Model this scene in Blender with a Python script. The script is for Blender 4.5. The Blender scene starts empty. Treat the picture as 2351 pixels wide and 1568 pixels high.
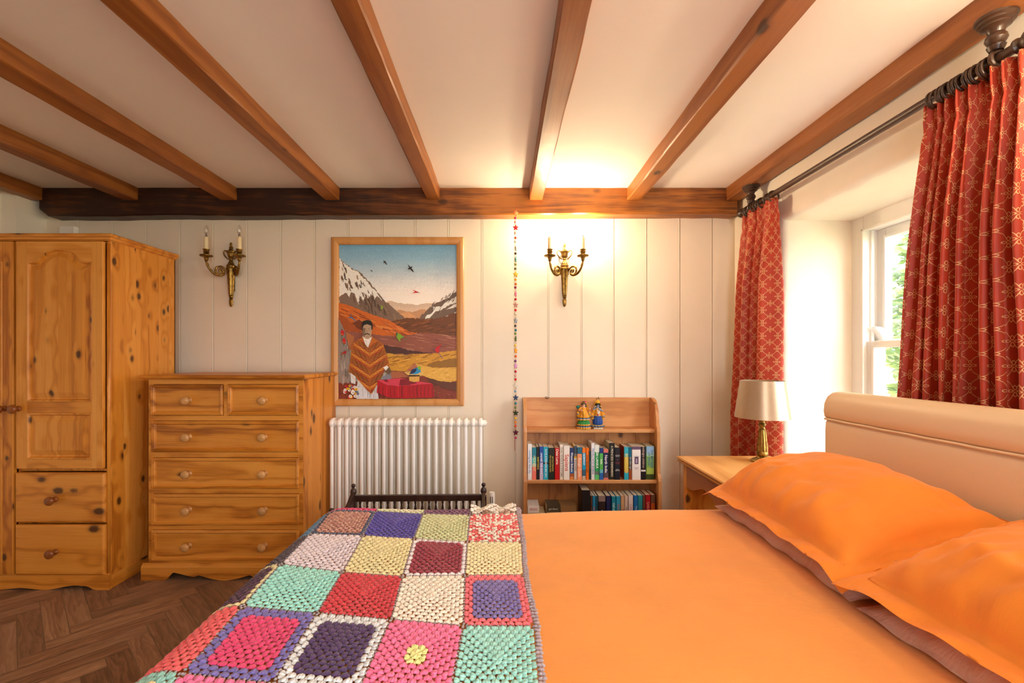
import bpy, bmesh, math, random
import numpy as np
from mathutils import Vector, Matrix, noise as mnoise
random.seed(7)
SC = bpy.context.scene
COL = SC.collection
PI = math.pi
F = 1045.0; CX = 1155.0; CY = 820.0; H0 = 1.231
YW = 3.026            # far wall
def PX(x, Y): return (x - CX) * Y / F
def PZ(y, Y): return H0 + (CY - y) * Y / F
def lin(c):
    if isinstance(c, str):
        c = c.lstrip('#'); c = [int(c[i:i+2], 16) for i in (0, 2, 4)]
    r = []
    for v in c[:3]:
        v = v / 255.0
        r.append(v / 12.92 if v <= 0.04045 else ((v + 0.055) / 1.055) ** 2.4)
    return (r[0], r[1], r[2], 1.0)

# ---------------------------------------------------------------- nodes
class G:
    def __init__(self, name):
        m = bpy.data.materials.new(name); m.use_nodes = True
        self.m = m; self.t = m.node_tree; self.t.nodes.clear()
        self.out = self.n('ShaderNodeOutputMaterial')
        self.b = self.n('ShaderNodeBsdfPrincipled')
        self.t.links.new(self.b.outputs[0], self.out.inputs[0])
    def n(self, k): return self.t.nodes.new(k)
    def set(self, sock, v):
        if v is None: return
        if isinstance(v, bpy.types.NodeSocket): self.t.links.new(v, sock)
        else:
            try: sock.default_value = v
            except Exception: sock.default_value = tuple(v)[:3]
    def math(self, op, a, b=None, c=None, clamp=False):
        n = self.n('ShaderNodeMath'); n.operation = op; n.use_clamp = clamp
        self.set(n.inputs[0], a); self.set(n.inputs[1], b); self.set(n.inputs[2], c)
        return n.outputs[0]
    def vmath(self, op, a, b=None):
        n = self.n('ShaderNodeVectorMath'); n.operation = op
        self.set(n.inputs[0], a); self.set(n.inputs[1], b)
        return n.outputs['Value'] if op in ('LENGTH', 'DISTANCE', 'DOT_PRODUCT') else n.outputs[0]
    def co(self, kind='Object'):
        return self.n('ShaderNodeTexCoord').outputs[kind]
    def rnd(self): return self.n('ShaderNodeObjectInfo').outputs['Random']
    def sep(self, v):
        n = self.n('ShaderNodeSeparateXYZ'); self.set(n.inputs[0], v); return n.outputs
    def comb(self, x, y, z):
        n = self.n('ShaderNodeCombineXYZ')
        for i, v in enumerate((x, y, z)): self.set(n.inputs[i], v)
        return n.outputs[0]
    def noise(self, v, scale=5, detail=3, rough=.5, dist=0, dim='3D'):
        n = self.n('ShaderNodeTexNoise'); n.noise_dimensions = dim
        self.set(n.inputs['Vector'], v); n.inputs['Scale'].default_value = scale
        n.inputs['Detail'].default_value = detail; n.inputs['Roughness'].default_value = rough
        n.inputs['Distortion'].default_value = dist
        return n.outputs[0]
    def vor(self, v, scale=5, feature='F1', rand=1.0):
        n = self.n('ShaderNodeTexVoronoi'); n.feature = feature
        self.set(n.inputs['Vector'], v); n.inputs['Scale'].default_value = scale
        n.inputs['Randomness'].default_value = rand
        return n.outputs
    def ramp(self, f, stops):
        n = self.n('ShaderNodeValToRGB'); self.set(n.inputs[0], f); r = n.color_ramp
        while len(r.elements) < len(stops): r.elements.new(.5)
        for e, (p, c) in zip(r.elements, stops): e.position = p; e.color = c if len(c) == 4 else (*c, 1)
        return n.outputs[0]
    def mix(self, f, a, b, mode='MIX'):
        n = self.n('ShaderNodeMix'); n.data_type = 'RGBA'; n.blend_type = mode
        self.set(n.inputs[0], f); self.set(n.inputs[6], a); self.set(n.inputs[7], b)
        return n.outputs[2]
    def smooth(self, v, a, b):
        n = self.n('ShaderNodeMapRange'); n.interpolation_type = 'SMOOTHSTEP'
        self.set(n.inputs[0], v); n.inputs[1].default_value = a; n.inputs[2].default_value = b
        return n.outputs[0]
    def attr(self, name):
        n = self.n('ShaderNodeAttribute'); n.attribute_name = name; return n.outputs
    def bump(self, h, strength=.3, dist=.002):
        n = self.n('ShaderNodeBump'); n.inputs['Strength'].default_value = strength
        n.inputs['Distance'].default_value = dist; self.set(n.inputs['Height'], h)
        self.t.links.new(n.outputs[0], self.b.inputs['Normal'])
    def base(self, c, rough=.5, metal=0, **k):
        self.set(self.b.inputs['Base Color'], c); self.set(self.b.inputs['Roughness'], rough)
        self.set(self.b.inputs['Metallic'], metal)
        for a, v in k.items(): self.set(self.b.inputs[a.replace('_', ' ')], v)
        return self.m

def wood(name, dark, mid, light, axis='z', rough=.38, knots=1.0, board=0, baxis='x', ring=34, knot_col='#3a1c08', contrast=1.0, kscale=9):
    g = G(name); co = g.co(); r = g.rnd()
    off = g.vmath('MULTIPLY', g.comb(r, r, r), (7.3, 13.1, 5.7))
    p = g.vmath('ADD', co, off); s = g.sep(p); i = 'xyz'.index(axis)
    c1, c2, al = s[(i + 1) % 3], s[(i + 2) % 3], s[i]
    if board:
        bi = 'xyz'.index(baxis); bc = s[bi]
        q = g.math('DIVIDE', bc, board); fl = g.math('FLOOR', q); fr = g.math('FRACT', q)
        wn = g.n('ShaderNodeTexWhiteNoise'); wn.noise_dimensions = '1D'; g.set(wn.inputs['W'], fl)
        bv = wn.outputs[0]
        al = g.math('ADD', al, g.math('MULTIPLY', bv, 3.0))
    st = g.comb(c1, c2, g.math('MULTIPLY', al, .07))
    kd = g.vor(g.comb(c1, c2, g.math('MULTIPLY', al, .62)), kscale)
    near = g.smooth(kd[0], .62, .0)
    n1 = g.noise(st, 5.5, 3, .5, .4)
    ph = g.math('ADD', g.math('MULTIPLY', g.math('ADD', c1, g.math('MULTIPLY', c2, .8)), ring),
                g.math('ADD', g.math('MULTIPLY', n1, 26), g.math('MULTIPLY', near, 5.0 * knots)))
    w = g.math('SINE', ph)
    w = g.math('SUBTRACT', g.math('MULTIPLY', g.math('POWER', g.math('ADD', g.math('MULTIPLY', w, .5), .5), 2.2), 2), 1)
    fine = g.noise(g.comb(c1, c2, g.math('MULTIPLY', al, .025)), 210, 3, .7)
    big = g.noise(st, 1.7, 2, .5)
    t = g.math('ADD', g.math('MULTIPLY', w, -.15 * contrast), g.math('MULTIPLY', g.math('SUBTRACT', fine, .5), .55 * contrast))
    t = g.math('ADD', t, g.math('MULTIPLY', g.math('SUBTRACT', big, .5), .9))
    t = g.math('ADD', t, .5)
    if board: t = g.math('ADD', t, g.math('MULTIPLY', g.math('SUBTRACT', bv, .5), .28))
    c = g.ramp(t, [(.08, lin(dark)), (.5, lin(mid)), (.92, lin(light))])
    if knots:
        sel = g.math('GREATER_THAN', g.sep(kd[1])[0], 1 - .85 * knots)
        wob = g.math('ADD', kd[0], g.math('MULTIPLY', g.math('SUBTRACT', g.noise(p, 60, 2), .5), .07))
        kk = g.math('MULTIPLY', g.smooth(wob, .20, .11), sel)
        halo = g.math('MULTIPLY', g.math('MULTIPLY', g.smooth(kd[0], .30, .1), sel), .30)
        c = g.mix(halo, c, lin(knot_col)); c = g.mix(g.math('MULTIPLY', kk, .85), c, lin(knot_col))
    if board:
        seam = g.math('LESS_THAN', g.math('MINIMUM', fr, g.math('SUBTRACT', 1, fr)), .012)
        c = g.mix(g.math('MULTIPLY', seam, .25), c, lin(dark))
    g.bump(t, .12, .002)
    return g.base(c, rough)

def plain(name, col, rough=.5, metal=0, nz=.06, scale=14, bump=0, bscale=60, **k):
    g = G(name); co = g.co()
    a = lin(col)
    if nz:
        n = g.noise(co, scale, 3)
        hi = tuple(min(1, v * (1 + nz)) for v in a[:3]) + (1,); lo = tuple(v * (1 - nz) for v in a[:3]) + (1,)
        c = g.ramp(n, [(.3, lo), (.7, hi)])
    else: c = a
    if bump: g.bump(g.noise(co, bscale, 4), bump, .003)
    return g.base(c, rough, metal, **k)

# ---------------------------------------------------------------- mesh building
class MB:
    def __init__(self): self.v = []; self.f = []; self.mi = []; self.c = []; self.cm = 0; self.cc = (1, 1, 1, 1); self.uv = {}
    def add(self, vs, fs):
        o = len(self.v); self.v += [tuple(p) for p in vs]
        for f in fs: self.f.append(tuple(i + o for i in f)); self.mi.append(self.cm); self.c.append(self.cc)
        return self
    def box(self, x0, x1, y0, y1, z0, z1):
        return self.add([(x0,y0,z0),(x1,y0,z0),(x1,y1,z0),(x0,y1,z0),(x0,y0,z1),(x1,y0,z1),(x1,y1,z1),(x0,y1,z1)],
                 [(0,3,2,1),(4,5,6,7),(0,1,5,4),(1,2,6,5),(2,3,7,6),(3,0,4,7)])
    def prism(self, pts, axis, a0, a1):
        # pts: 2D loop; axis 'y': pts are (x,z); 'x': (y,z); 'z': (x,y)
        def mk(p, a): return {'y': (p[0], a, p[1]), 'x': (a, p[0], p[1]), 'z': (p[0], p[1], a)}[axis]
        n = len(pts)
        fs = [tuple(range(n)), tuple(range(2*n-1, n-1, -1))]
        for i in range(n): j = (i+1) % n; fs.append((j, i, n+i, n+j))
        return self.add([mk(p, a0) for p in pts] + [mk(p, a1) for p in pts], fs)
    def lathe(self, prof, c=(0,0,0), axis='z', n=20, flute=0, fl_n=0, ang=2*PI):
        # prof: (r, h)
        vs = []; fs = []; m = len(prof)
        for (r, h) in prof:
            for k in range(n):
                a = ang * k / n
                rr = r * (1 + (flute * math.cos(fl_n * a) if flute else 0))
                x, y = rr*math.cos(a), rr*math.sin(a)
                p = {'z': (x, y, h), 'y': (x, h, y), 'x': (h, x, y)}[axis]
                vs.append((p[0]+c[0], p[1]+c[1], p[2]+c[2]))
        for i in range(m-1):
            for k in range(n):
                k2 = (k+1) % n
                fs.append((i*n+k, i*n+k2, (i+1)*n+k2, (i+1)*n+k))
        fs.append(tuple(range(n-1, -1, -1))); fs.append(tuple((m-1)*n+k for k in range(n)))
        return self.add(vs, fs)
    def tube(self, path, r, n=8, caps=True, flat=1.0, closed=False):
        P = [Vector(p) for p in path]; m = len(P)
        R = r if isinstance(r, (list, tuple)) else [r]*m
        vs = []; fs = []; up = None
        for i in range(m):
            if closed: d = (P[(i+1) % m] - P[i-1]).normalized()
            else: d = (P[min(i+1, m-1)] - P[max(i-1, 0)]).normalized()
            if up is None:
                up = Vector((0,0,1)) if abs(d.z) < .9 else Vector((0,1,0))
            a = d.cross(up).normalized(); b = a.cross(d).normalized(); up = b
            for k in range(n):
                t = 2*PI*k/n
                vs.append(P[i] + a*math.cos(t)*R[i] + b*math.sin(t)*R[i]*flat)
        for i in range(m if closed else m-1):
            i2 = (i+1) % m
            for k in range(n):
                k2 = (k+1) % n; fs.append((i*n+k, i*n+k2, i2*n+k2, i2*n+k))
        if caps and not closed: fs.append(tuple(range(n-1,-1,-1))); fs.append(tuple((m-1)*n+k for k in range(n)))
        return self.add(vs, fs)
    def ell(self, c, r, n=12, m=8):
        vs = []; fs = []
        if not isinstance(r, (list, tuple)): r = (r, r, r)
        for i in range(1, m):
            t = PI*i/m
            for k in range(n):
                a = 2*PI*k/n
                vs.append((c[0]+r[0]*math.sin(t)*math.cos(a), c[1]+r[1]*math.sin(t)*math.sin(a), c[2]+r[2]*math.cos(t)))
        vs += [(c[0],c[1],c[2]+r[2]), (c[0],c[1],c[2]-r[2])]; T = len(vs)-2; B = T+1
        for k in range(n):
            k2 = (k+1) % n; fs.append((T, k, k2)); fs.append((B, (m-2)*n+k2, (m-2)*n+k))
            for i in range(m-2): fs.append((i*n+k, (i+1)*n+k, (i+1)*n+k2, i*n+k2))
        return self.add(vs, fs)
    def grid(self, fn, nu, nv, closeu=False, uvfn=None):
        vs = []; fs = []; base = len(self.v)
        for i in range(nu+1):
            for j in range(nv+1):
                vs.append(fn(i/nu, j/nv))
                if uvfn: self.uv[base+len(vs)-1] = uvfn(i/nu, j/nv)
        for i in range(nu):
            for j in range(nv):
                a = i*(nv+1)+j; fs.append((a, a+nv+1, a+nv+2, a+1))
        return self.add(vs, fs)
    def quad(self, a, b, c, d): return self.add([a,b,c,d], [(0,1,2,3)])

def base_of(par):
    b = Vector((0,0,0)); o = par
    while o is not None: b += o.location; o = o.parent
    return b
def mesh(name, mb, mats, parent=None, smooth=False, bevel=0, origin=None, weld=False, subsurf=0, fixn=True):
    me = bpy.data.meshes.new(name)
    vs = np.array(mb.v, dtype=np.float64)
    if parent is not None: o0 = base_of(parent); loc = Vector((0,0,0))
    elif origin is not None: o0 = Vector(origin); loc = o0
    else:
        lo, hi = vs.min(0), vs.max(0); o0 = Vector(((lo[0]+hi[0])/2, (lo[1]+hi[1])/2, lo[2])); loc = o0
    me.from_pydata((vs - np.array(o0)).tolist(), [], mb.f)
    if not isinstance(mats, (list, tuple)): mats = [mats]
    for m in mats: me.materials.append(m)
    if len(mats) > 1: me.polygons.foreach_set('material_index', mb.mi)
    if any(c != (1,1,1,1) for c in mb.c):
        at = me.color_attributes.new('Col', 'FLOAT_COLOR', 'CORNER')
        arr = []
        for p, c in zip(me.polygons, mb.c): arr += list(c) * p.loop_total
        at.data.foreach_set('color', arr)
    if mb.uv:
        ul = me.uv_layers.new(name='UVMap'); arr = np.zeros(len(me.loops)*2)
        idx = np.zeros(len(me.loops), dtype=np.int64); me.loops.foreach_get('vertex_index', idx)
        for k, vi in enumerate(idx):
            u = mb.uv.get(int(vi), (0,0)); arr[2*k] = u[0]; arr[2*k+1] = u[1]
        ul.data.foreach_set('uv', arr)
    if weld or fixn:
        bm = bmesh.new(); bm.from_mesh(me)
        if weld: bmesh.ops.remove_doubles(bm, verts=bm.verts, dist=1e-5)
        if fixn: bmesh.ops.recalc_face_normals(bm, faces=bm.faces)
        bm.to_mesh(me); bm.free()
    if smooth:
        me.polygons.foreach_set('use_smooth', [True]*len(me.polygons))
    me.update()
    ob = bpy.data.objects.new(name, me); COL.objects.link(ob)
    ob.location = loc
    if parent is not None: ob.parent = parent
    if bevel:
        b = ob.modifiers.new('edge', 'BEVEL'); b.width = bevel; b.segments = 2; b.limit_method = 'ANGLE'; b.angle_limit = math.radians(35)
        b.harden_normals = False
    if subsurf:
        s = ob.modifiers.new('smooth', 'SUBSURF'); s.levels = subsurf; s.render_levels = subsurf
    return ob
def tag(o, label=None, cat=None, group=None, kind=None):
    if label: o['label'] = label
    if cat: o['category'] = cat
    if group: o['group'] = group
    if kind: o['kind'] = kind
    return o
def thing(name, label, cat, loc, group=None):
    o = bpy.data.objects.new(name, None); COL.objects.link(o); o.location = loc; o.empty_display_size = .05
    return tag(o, label, cat, group)
def autosmooth(o, deg=40):
    me = o.data; bm = bmesh.new(); bm.from_mesh(me)
    for f in bm.faces: f.smooth = True
    for e in bm.edges:
        if len(e.link_faces) == 2 and e.calc_face_angle(0) > math.radians(deg): e.smooth = False
    bm.to_mesh(me); bm.free()
    return o
def nz(*a): return mnoise.noise(Vector(a))
def catmull(pts, k=6):
    P = [Vector(p) for p in pts]; out = []
    for i in range(len(P)-1):
        p0, p1, p2, p3 = P[max(i-1,0)], P[i], P[i+1], P[min(i+2, len(P)-1)]
        for j in range(k):
            t = j/k
            out.append(.5*((2*p1)+(p2-p0)*t+(2*p0-5*p1+4*p2-p3)*t*t+(3*p1-p0-3*p2+p3)*t**3))
    out.append(P[-1]); return out

# ---------------------------------------------------------------- materials
PINE = ('#a4570f', '#d88a2c', '#eaa44a')
m_pine_z = wood('pine_upright', *PINE, axis='z', board=.085, baxis='y', knots=1.0, kscale=12)
m_pine_f = wood('pine_front', *PINE, axis='z', board=.07, baxis='x', knots=.7, kscale=12)
m_pine_x = wood('pine_across', *PINE, axis='x', knots=.6)
m_pine_y = wood('pine_deep', *PINE, axis='y', knots=.5)
m_chest_x = wood('chest_pine_across', '#8e4c10', '#cc8028', '#e0983e', axis='x', knots=.35, contrast=1.6, ring=60)
m_chest_z = wood('chest_pine_upright', '#a0560f', '#d2862e', '#e39c46', axis='z', board=.06, baxis='y', knots=.4)
m_shelf_x = wood('shelf_pine_across', '#a8693a', '#cc9158', '#dcab74', axis='x', knots=.45)
m_shelf_z = wood('shelf_pine_upright', '#a8693a', '#cc9158', '#dcab74', axis='z', board=.09, baxis='x', knots=.6)
m_knob_d = plain('knob_dark_wood', '#8a4a1c', .25, nz=.2)
m_knob_l = plain('knob_light_wood', '#c99358', .28, nz=.15)
m_joist = wood('joist_wood', '#5a2e0e', '#8c5020', '#aa6a2e', axis='y', knots=.25, rough=.45, kscale=9, ring=50)
m_frame = wood('frame_wood', '#b3763c', '#cc9150', '#d8a468', axis='z', knots=0, rough=.35, ring=20)
m_settle = wood('dark_oak', '#1c0f0a', '#33201a', '#45302a', axis='z', knots=0, rough=.35)
m_pole = wood('pole_wood', '#20120a', '#38241a', '#4c3424', axis='y', knots=0, rough=.35)
def beam_mat():
    g = G('old_beam_wood'); co = g.co(); s = g.sep(co)
    st = g.comb(g.math('MULTIPLY', s[0], .08), s[1], s[2])
    n1 = g.noise(st, 6, 4, .6, .6); w = g.math('SINE', g.math('ADD', g.math('MULTIPLY', s[2], 90), g.math('MULTIPLY', n1, 34)))
    blot = g.noise(co, 2.2, 3, .6); fine = g.noise(g.comb(g.math('MULTIPLY', s[0], .05), s[1], s[2]), 120, 2)
    t = g.math('ADD', g.math('MULTIPLY', w, .075), g.math('ADD', g.math('MULTIPLY', blot, 1.0), g.math('MULTIPLY', g.math('SUBTRACT', fine, .5), .5)))
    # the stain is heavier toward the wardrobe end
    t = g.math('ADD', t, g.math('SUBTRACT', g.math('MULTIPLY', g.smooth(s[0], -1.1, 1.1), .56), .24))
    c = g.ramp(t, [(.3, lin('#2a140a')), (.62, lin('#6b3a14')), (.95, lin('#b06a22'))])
    kd = g.vor(g.comb(g.math('MULTIPLY', s[0], .6), s[1], s[2]), 5)
    c = g.mix(g.math('MULTIPLY', g.smooth(kd[0], .14, .05), .8), c, lin('#1e0e06'))
    g.bump(t, .3, .004)
    return g.base(c, .42)
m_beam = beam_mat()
m_ceil = plain('ceiling_paint', '#f6efe9', .8, nz=.015, scale=3)
m_board = plain('cream_board_paint', '#eee2ce', .42, nz=.02, scale=4)
m_plast = plain('plaster_paint', '#f3eada', .75, nz=.03, scale=5, bump=.35, bscale=16)
m_white = plain('white_gloss', '#f3f1ec', .3, nz=.01)
m_upvc = plain('window_white', '#f4f2ee', .32, nz=.01)
m_rad = plain('radiator_enamel', '#faf8f4', .22, nz=.01)
m_back = plain('tan_wall_paint', '#b4977a', .8, nz=.03)
m_dark = plain('dark_gap', '#1a0d06', .8, nz=0)
def brass_mat():
    g = G('aged_brass'); n = g.noise(g.co(), 45, 3)
    c = g.ramp(n, [(.3, lin('#5a431d')), (.7, lin('#a8833f'))])
    g.bump(g.noise(g.co(), 140, 2), .25, .002)
    return g.base(c, .34, .9)
m_brass = brass_mat()
m_candle = plain('candle_tube', '#efdcae', .5, nz=.03)
m_silver = plain('satin_shade', '#b29c82', .36, .55, nz=.03, scale=40, bump=.05, bscale=300)
def glass_mat(name, tint=(1,1,1,1), fac=.06):
    g = G(name); g.t.nodes.remove(g.b)
    tr = g.n('ShaderNodeBsdfTransparent'); gl = g.n('ShaderNodeBsdfGlossy'); mx = g.n('ShaderNodeMixShader')
    tr.inputs[0].default_value = tint; gl.inputs['Roughness'].default_value = .02
    mx.inputs[0].default_value = fac
    g.t.links.new(tr.outputs[0], mx.inputs[1]); g.t.links.new(gl.outputs[0], mx.inputs[2]); g.t.links.new(mx.outputs[0], g.out.inputs[0])
    return g.m
m_glass = glass_mat('window_glass')
m_bulb = glass_mat('clear_bulb', (.97,.96,.94,1), .16)
def emit(name, col, st):
    g = G(name); e = g.n('ShaderNodeEmission'); e.inputs[0].default_value = col; e.inputs[1].default_value = st
    g.t.nodes.remove(g.b); g.t.links.new(e.outputs[0], g.out.inputs[0]); return g.m
m_lit = emit('lit_bulb', (1, .76, .47, 1), 560)
def attr_mat(name, rough=.5, fuzz=0, mottled=.0, sheen=0):
    g = G(name); c = g.attr('Col')[0]
    if mottled:
        n = g.noise(g.co(), 90, 3, .6)
        c = g.mix(1.0, c, g.ramp(n, [(.25, (1-mottled,)*3), (.75, (1+mottled*.4,)*3)]), 'MULTIPLY')
    if fuzz: g.bump(g.noise(g.co(), 420, 2, .7), fuzz, .002)
    m = g.base(c, rough)
    if sheen: g.b.inputs['Sheen Weight'].default_value = sheen
    return m
m_print = attr_mat('printed_card', .35)
m_paint = attr_mat('oil_paint', .5, fuzz=.08, mottled=.16)
m_yarn = attr_mat('wool_yarn', .9, fuzz=.6, mottled=.10, sheen=.3)
m_felt = attr_mat('felt', .95, fuzz=.5, mottled=.1, sheen=.3)
m_doll = attr_mat('doll_cloth', .5, fuzz=.1, mottled=.1)
m_pages = plain('book_pages', '#e8dcc2', .8, nz=.08, scale=80)
def cloth(name, col, w=.25, rough=.75, sheen=.25):
    g = G(name); co = g.co(); a = lin(col)
    n = g.noise(co, 6, 4, .55); fine = g.noise(co, 500, 2)
    c = g.ramp(n, [(.3, tuple(v*.93 for v in a[:3])), (.7, tuple(min(1, v*1.05) for v in a[:3]))])
    hh = g.math('ADD', g.math('MULTIPLY', g.noise(g.vmath('MULTIPLY', co, (1, 2.2, 1)), 7, 4, .6, .6), 1.0), g.math('MULTIPLY', fine, .03))
    g.bump(hh, w, .02)
    m = g.base(c, rough); g.b.inputs['Sheen Weight'].default_value = sheen; g.b.inputs['Sheen Tint'].default_value = (1, .8, .6, 1); return m
m_orange = cloth('orange_cotton', '#f08c24', .18)
m_duvet = cloth('orange_duvet_cotton', '#f29a38', .14, .75, .5)
m_pink = cloth('pink_cotton', '#d9b6a2', .35)
def vinyl():
    g = G('cream_vinyl'); g.bump(g.noise(g.co(), 350, 2), .12, .001)
    return g.base(lin('#e2c6a2'), .42)
m_vinyl = vinyl()
# ---------------------------------------------------------------- camera
cam = bpy.data.objects.new('camera', bpy.data.cameras.new('camera')); COL.objects.link(cam)
cam.location = (0, 0, H0); cam.rotation_euler = (PI/2, 0, 0)
cam.data.sensor_width = 36; cam.data.sensor_fit = 'HORIZONTAL'; cam.data.lens = F/2351*36
cam.data.shift_x = (1175.5-CX)/2351; cam.data.shift_y = (CY-784)/2351; cam.data.clip_start = .02
SC.camera = cam

XL, XL2, XR, YF, ZC = -3.035, -3.125, 1.54, -1.75, 2.319
# ---------------------------------------------------------------- floor
def herringbone():
    w = .0808; n = 6; th = math.radians(47.3); ca, sa = math.cos(th), math.sin(th); gap = .0016
    mb = MB(); rr = random.Random(3)
    def emit_(x0, x1, y0, y1, alongx):
        q = [(x0*w+gap, y0*w+gap), (x1*w-gap, y0*w+gap), (x1*w-gap, y1*w-gap), (x0*w+gap, y1*w-gap)]
        P = [(a*ca-b*sa-.5, a*sa+b*ca+.71) for a, b in q]
        mx = sum(p[0] for p in P)/4; my = sum(p[1] for p in P)/4
        if not (-3.5 < mx < 1.85 and -2.1 < my < 3.35): return
        P = [(min(max(p[0], XL2-.005), 1.555), min(max(p[1], YF-.005), YW+.005)) for p in P]
        r = rr.random(); mb.cc = (r, rr.random(), rr.random(), 1)
        base = len(mb.v)
        mb.add([(p[0], p[1], 0) for p in P], [(0,1,2,3)])
        u0 = rr.random()*40
        L = (x1-x0)*w if alongx else (y1-y0)*w
        uv = [(0,0),(L,0),(L,w),(0,w)] if alongx else [(0,w),(0,0),(L,0),(L,w)]
        for k in range(4): mb.uv[base+k] = (uv[k][0]+u0, uv[k][1]+u0*.37)
    for b in range(-8, 9):
        for k in range(-70, 71):
            x = k + 2*n*b; y = k
            emit_(x, x+n, y, y+1, True)
            emit_(x+n, x+n+1, y+1-n, y+1, False)
    # grout bed below
    mb.cc = (-1, 0, 0, 1); base = len(mb.v)
    mb.add([(XL2-.1, YF-.1, -.0015), (1.6, YF-.1, -.0015), (1.6, YW+.05, -.0015), (XL2-.1, YW+.05, -.0015)], [(0,1,2,3)])
    for k in range(4): mb.uv[base+k] = (0, 0)
    g = G('walnut_herringbone'); uv = g.co('UV'); s = g.sep(uv); a = g.attr('Col'); rs = g.sep(a[0])
    st = g.comb(g.math('MULTIPLY', s[0], .16), s[1], 0)
    n1 = g.noise(st, 16, 4, .6, 1.0); fine = g.noise(g.comb(g.math('MULTIPLY', s[0], .05), s[1], 0), 300, 2, .6)
    w1 = g.math('SINE', g.math('ADD', g.math('MULTIPLY', s[1], 190), g.math('MULTIPLY', n1, 30)))
    t = g.math('ADD', g.math('MULTIPLY', w1, .09), g.math('ADD', g.math('MULTIPLY', n1, .55), g.math('MULTIPLY', fine, .35)))
    t = g.math('ADD', t, g.math('MULTIPLY', g.math('SUBTRACT', rs[0], .5), .4))
    c = g.ramp(t, [(.2, lin('#634634')), (.5, lin('#916c53')), (.85, lin('#b89374'))])
    c = g.mix(g.math('MULTIPLY', rs[1], .3), c, lin('#6e5c4e'))
    c = g.mix(g.math('LESS_THAN', rs[0], -.5), c, lin('#8a7460'))
    g.bump(t, .15, .002)
    m = g.base(c, .42)
    o = mesh('floor', mb, m, origin=(0,0,0), fixn=False); tag(o, kind='structure')
herringbone()
# ---------------------------------------------------------------- ceiling & walls
mb = MB(); mb.box(XL2-.1, 2.1, YF-.1, YW+.1, ZC, ZC+.08); tag(mesh('ceiling', mb, m_ceil), kind='structure')
# boarded wall at the end of the room
lines = [182,259,336,414,490,568,646,724,801,879,955,1031,1108,1184,1260,1336,1410,1485,1561,1635]
bx = [XL-.02] + [(x-CX)/345.3 for x in lines] + [1.56]
prof = []
for i in range(len(bx)-1):
    a, b = bx[i], bx[i+1]
    if i > 0: prof += [(a+.0016, YW+.010), (a+.0018, YW)]
    else: prof += [(a, YW)]
    prof += [(b-.0115, YW), (b-.0105, YW+.0022), (b-.0092, YW+.0005), (b-.0055, YW-.0012), (b-.0022, YW+.0005), (b-.0018, YW+.0005), (b-.0016, YW+.0105)] if i < len(bx)-2 else [(b, YW)]
mb = MB(); nP = len(prof)
mb.add([(x, y, 0) for x, y in prof] + [(x, y, ZC) for x, y in prof], [(i, i+1, nP+i+1, nP+i) for i in range(nP-1)])
mb.box(XL2-.1, 1.7, YW+.012, YW+.1, 0, ZC)
tag(mesh('wall_back', mb, m_board, fixn=False), kind='structure')
# left wall: short return, step, then main run
mb = MB(); mb.box(XL-.2, XL, 2.835, YW+.02, 0, ZC); mb.box(XL2-.15, XL2, YF-.1, 2.84, 0, ZC)
tag(mesh('wall_left', mb, m_plast), kind='structure')
# front wall (behind the camera) with an opening for the added fill window
mb = MB()
for (x0, x1, z0, z1) in [(XL2-.1, -.3, 0, ZC), (-.3, .7, 0, .6), (-.3, .7, 2.05, ZC), (.7, 2.0, 0, ZC)]:
    mb.box(x0, x1, YF-.25, YF, z0, z1)
tag(mesh('wall_front', mb, m_back), kind='structure')
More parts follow.
